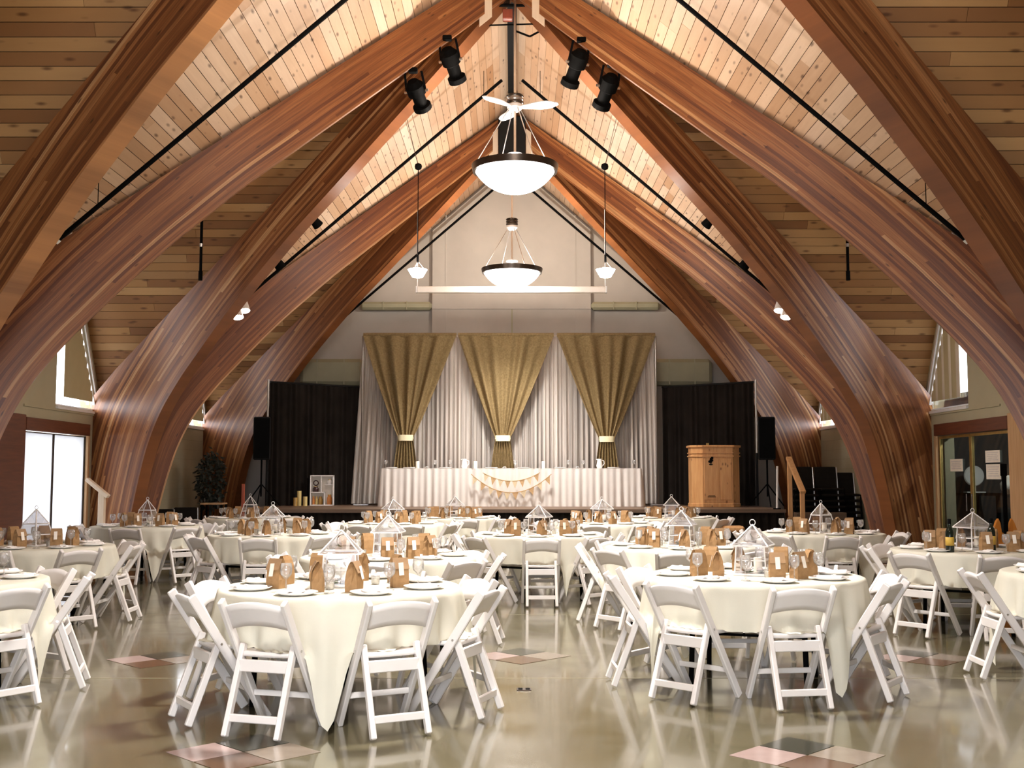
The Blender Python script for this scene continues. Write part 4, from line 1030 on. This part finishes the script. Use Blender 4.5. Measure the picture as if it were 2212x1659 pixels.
# ------------------------------------------------------------------ shelf crate with jars and candles on stage left
s0 = at(695, 1088, 22.7); sh = empty('display_shelf', (s0.x + .0, 22.7, SZ), R(6), 'white-framed display box shelf on the left stage edge', 'shelf')
w, h, d = .24, .62, .18; 
for a, b, nm in (((-w, -.015, 0), (-w + .022, d, h), 'side'), ((w - .022, -.015, 0), (w, d, h), 'side'), ((-w, -.015, 0), (w, d, .022), 'bottom_board'), ((-w, -.015, h - .022), (w, d, h), 'top_board'), ((-w, d - .012, 0), (w, d, h), 'back_board'), ((-.025, -.01, .28), (-.005, d, h), 'divider'), ((-w, -.01, .26), (.06, d, .28), 'shelf_board'), ((.04, -.01, 0), (.06, d, .28), 'divider'), ((.06, -.01, .42), (w, d, .435), 'shelf_board')):
    MB().box2(a, b).build(nm, M['napkin'] if nm != 'back_board' else M['tagm'], sh)
def jar(x, z, r, hh, m, lb, kind='jar'):
    p = Matrix.Rotation(R(6), 3, 'Z') @ Vector((x, .07, 0)); j = empty(kind, (s0.x + p.x, 22.7 + p.y, SZ + z + .002), 0, lb, kind)
    MB().lathe([(.001, 0), (r, 0), (r * 1.05, hh * .7), (r * .7, hh * .85), (r * .72, hh), (.001, hh)], 12).build('body', M[m], j, smooth=True); MB().tube((0, 0, hh), (0, 0, hh + .012), r * .75, 10).build('lid', M['brass'], j)
jar(-.17, .022, .025, .16, 'orange', 'narrow orange jar at lower left in the display shelf'); jar(-.11, .022, .025, .15, 'yellow', 'narrow yellow jar at lower left in the display shelf'); jar(-.03, .022, .045, .15, 'jar', 'wide amber jar at lower centre in the display shelf')
jar(.15, .022, .05, .19, 'orange', 'orange jar at lower right in the display shelf'); jar(-.13, .28, .06, .10, 'navy', 'dark round pot at upper left in the display shelf'); jar(.15, .435, .045, .09, 'china', 'white cup jar at upper right in the display shelf')
mask = empty('dark_ring_ornament', (s0.x - .135, 22.72, SZ + .40), 0, 'dark ring ornament above the pot in the display shelf', 'ornament')
MB().path([Vector((.05 * cos(q), .04, .06 + .05 * sin(q))) for q in [2 * pi * k / 12 for k in range(13)]], .012, 6).build('ring', M['navy'], mask)
for px, hh, lb in ((646, .30, 'tallest yellow pillar candle left of the display shelf'), (638, .17, 'short orange pillar candle left of the display shelf'), (659, .19, 'medium yellow pillar candle beside the display shelf')):
    p = at(px, 1090, 22.6 if hh > .2 else 22.45); cd = empty('pillar_candle_yellow', (p.x, p.y, SZ), 0, lb, 'candle')
    r = .045; MB().lathe([(.001, 0), (r, 0), (r, hh), (r * .8, hh - .008), (.001, hh - .015)], 14).build('wax', M['yellow' if 'yellow' in lb else 'jar'], cd, smooth=True, auto=50); MB().tube((0, 0, hh - .015), (0, 0, hh + .01), .002, 5).build('wick', M['black'], cd)

# ------------------------------------------------------------------ rails, poles
hr = empty('handrail', (0, 0, 0), 0, 'pale wooden handrail by the white glass doors', 'handrail')
p0 = at(221, 1062, 16.6); MB().box((p0.x, 16.6, p0.z / 2), (.09, .09, p0.z)).build('post', M['palewood'], hr, bevel=.006)
a, b = at(188, 1035, 16.6), at(234, 1073, 16.6); MB().bar(a, b, .11, .055, (0, 1, 0)).build('rail', M['palewood'], hr, bevel=.006)
hr.location = (0, 0, 0)
h2 = empty('handrail', (5.13, 20.1, 0), 0, 'orange wooden handrail of the right stage steps', 'handrail')
MB().box((0, .5, .88), (.075, .075, 1.76)).build('post', M['railwood'], h2, bevel=.005); MB().box((.03, -.25, .58), (.075, .075, 1.16)).build('post', M['railwood'], h2, bevel=.005)
MB().bar((0, .55, 1.80), (.03, -.32, 1.17), .10, .06).build('rail', M['railwood'], h2, bevel=.006)
ws = empty('stage_steps', (5.6, 19.75, 0), 0, 'dark wooden steps beside the right end of the stage', 'steps')
for k in range(4): MB().box2((-.45, .25 * k - .3, 0), (.45, .25 * k - .05, .2 * (k + 1))).build('step', M['stage'], ws, bevel=.006)
wp = empty('white_pole', (at(1679, 1090, 20.3).x, 20.32, SZ), 0, 'short white pole on the right end of the stage', 'pole')
MB().tube((0, 0, .02), (.02, 0, .78), .02).build('pole', M['wmetal'], wp); MB().tube((0, 0, 0), (0, 0, .02), .07, 14).build('foot', M['black'], wp)
rp = empty('red_post', (at(522, 1080, 20.0).x, 20.0 + .1, 0), 0, 'thin red-brown post left of the stage', 'post')
MB().box((0, 0, .66), (.052, .052, 1.32)).build('shaft', M['redwood'], rp, bevel=.005); MB().box((0, 0, .01), (.2, .2, .02)).build('foot', M['redwood'], rp)
ob = empty('wooden_stool', (at(1583, 1137, 18.3).x, 18.3, 0), 0, 'orange wooden stool behind the right tables', 'stool')
MB().box((0, 0, .60), (.34, .3, .10)).build('seat', M['railwood'], ob, bevel=.03)
for sx in (-1, 1):
    for sy in (-1, 1): MB().bar((sx * .15, sy * .12, 0), (sx * .12, sy * .1, .56), .03, .03).build('leg', M['railwood'], ob)

# guitar on a stand by the right doors
gp = at(2172, 1140, 14.4); gt = empty('guitar', (gp.x, 14.4, .12), 0, 'orange double-cutaway guitar standing by the dark doors', 'guitar')
half = [(.0, 0), (.12, .01), (.19, .08), (.205, .17), (.17, .28), (.13, .36), (.135, .45), (.16, .55), (.15, .66), (.115, .76), (.085, .80), (.06, .74), (.045, .62), (.0, .60)]
P = [(x, 0, z) for x, z in half] + [(-x, 0, z) for x, z in half[-2:0:-1]]
MB().poly(P, (0, .05, 0)).build('body', M['guitar'], gt, bevel=.006)
MB().box((0, -.012, .95), (.055, .025, .80)).build('neck', M['black'], gt, bevel=.006); MB().box((0, -.005, 1.42), (.085, .02, .16)).build('headstock', M['black'], gt, bevel=.006); MB().box((0, -.008, .25), (.09, .02, .04)).build('bridge', M['chrome'], gt)
gs = empty('guitar_stand', (gp.x, 14.47, 0), 0, 'black stand holding the orange guitar', 'stand')
MB().tube((0, .08, 0.02), (0, .08, .6), .012).build('pole', M['black'], gs)
for s in (-1, 1): MB().tube((0, .08, .1), (s * .18, -.12, .012), .01).build('leg', M['black'], gs); MB().tube((s * .1, -.1, .1), (s * .06, .08, .12), .01).build('cradle_arm', M['black'], gs)

# ------------------------------------------------------------------ dark things in the wings
def stack_chair_proto():
    c = empty('stacking_chair', (0, 0, -9), 0, 'chair', 'chair', 'black stacking chairs')
    MB().box((0, 0, .44), (.44, .42, .05)).build('seat', M['blackcloth'], c, bevel=.015); MB().box((0, .21, .70), (.42, .04, .34), m=Matrix.Rotation(R(-8), 3, 'X')).build('backrest', M['blackcloth'], c, bevel=.015)
    for s in (-1, 1):
        MB().tube((s * .23, -.2, 0), (s * .23, -.18, .45), .011).build('front_leg', M['black'], c); MB().path([(s * .23, .22, 0), (s * .23, .19, .45), (s * .23, .24, .86)], .011).build('rear_leg', M['chrome'], c)
    return Proto(c)
SC = stack_chair_proto()
for i, (x, y, n) in enumerate(((5.52, 20.95, 8), (6.02, 21.05, 8), (6.40, 21.3, 7))):
    for k in range(n): SC.put((x, y + .02 * k, .11 * k), R(3 * (i % 2)), 'black stacking chair, %s from the floor in the %s stack' % (('first', 'second', 'third', 'fourth', 'fifth', 'sixth', 'seventh', 'topmost')[k], ('stage-side', 'middle', 'wall-side')[i]))
for i, (px, Y) in enumerate(((352, 19.9), (405, 21.0))):
    p = at(px, 1100, Y); SC.put((p.x, Y, 0), R(25), 'dark chair by the left wing, %s of two' % ('left' if i == 0 else 'right'))
ct = empty('utility_cart', (at(462, 1090, 21.6).x, 21.6, 0), 0, 'dark low cart with pale top in the left wing', 'cart')
MB().box((0, 0, .93), (.42, .4, .03)).build('top', M['tanwood'], ct); MB().box((0, 0, .3), (.40, .38, .03)).build('shelf', M['black'], ct)
for sx in (-1, 1):
    for sy in (-1, 1): MB().box((sx * .19, sy * .18, .46), (.03, .03, .92)).build('leg', M['black'], ct)
pt_ = at(455, 1060, 22.0); pf = empty('potted_plant', (pt_.x, 22.0, 0), 0, 'dark bushy potted plant in the shaded left wing', 'plant')
MB().lathe([(.001, 0), (.16, 0), (.2, .34), (.17, .34), (.001, .3)], 16).build('pot', M['black'], pf, smooth=True, auto=40); MB().tube((0, 0, .3), (0, 0, 1.0), .03).build('stem', M['leaf'], pf)
m = MB(); rr = random.Random(3)
for k in range(700):
    a, e = rr.uniform(0, 6.283), rr.uniform(-1, 1); q = rr.uniform(.6, 1) ; c = Vector((cos(a) * .30 * q * sqrt(1 - e * e), sin(a) * .30 * q * sqrt(1 - e * e), 1.38 + .62 * e * q)); u = Vector((rr.uniform(-1, 1), rr.uniform(-1, 1), rr.uniform(-1, .4))).normalized(); v = u.orthogonal().normalized()
    m.add([c, c + u * .05 + v * .025, c + u * .11, c + u * .05 - v * .025], [(0, 1, 2, 3)])
tag(m.build('foliage', M['leaf'], pf), kind='stuff')
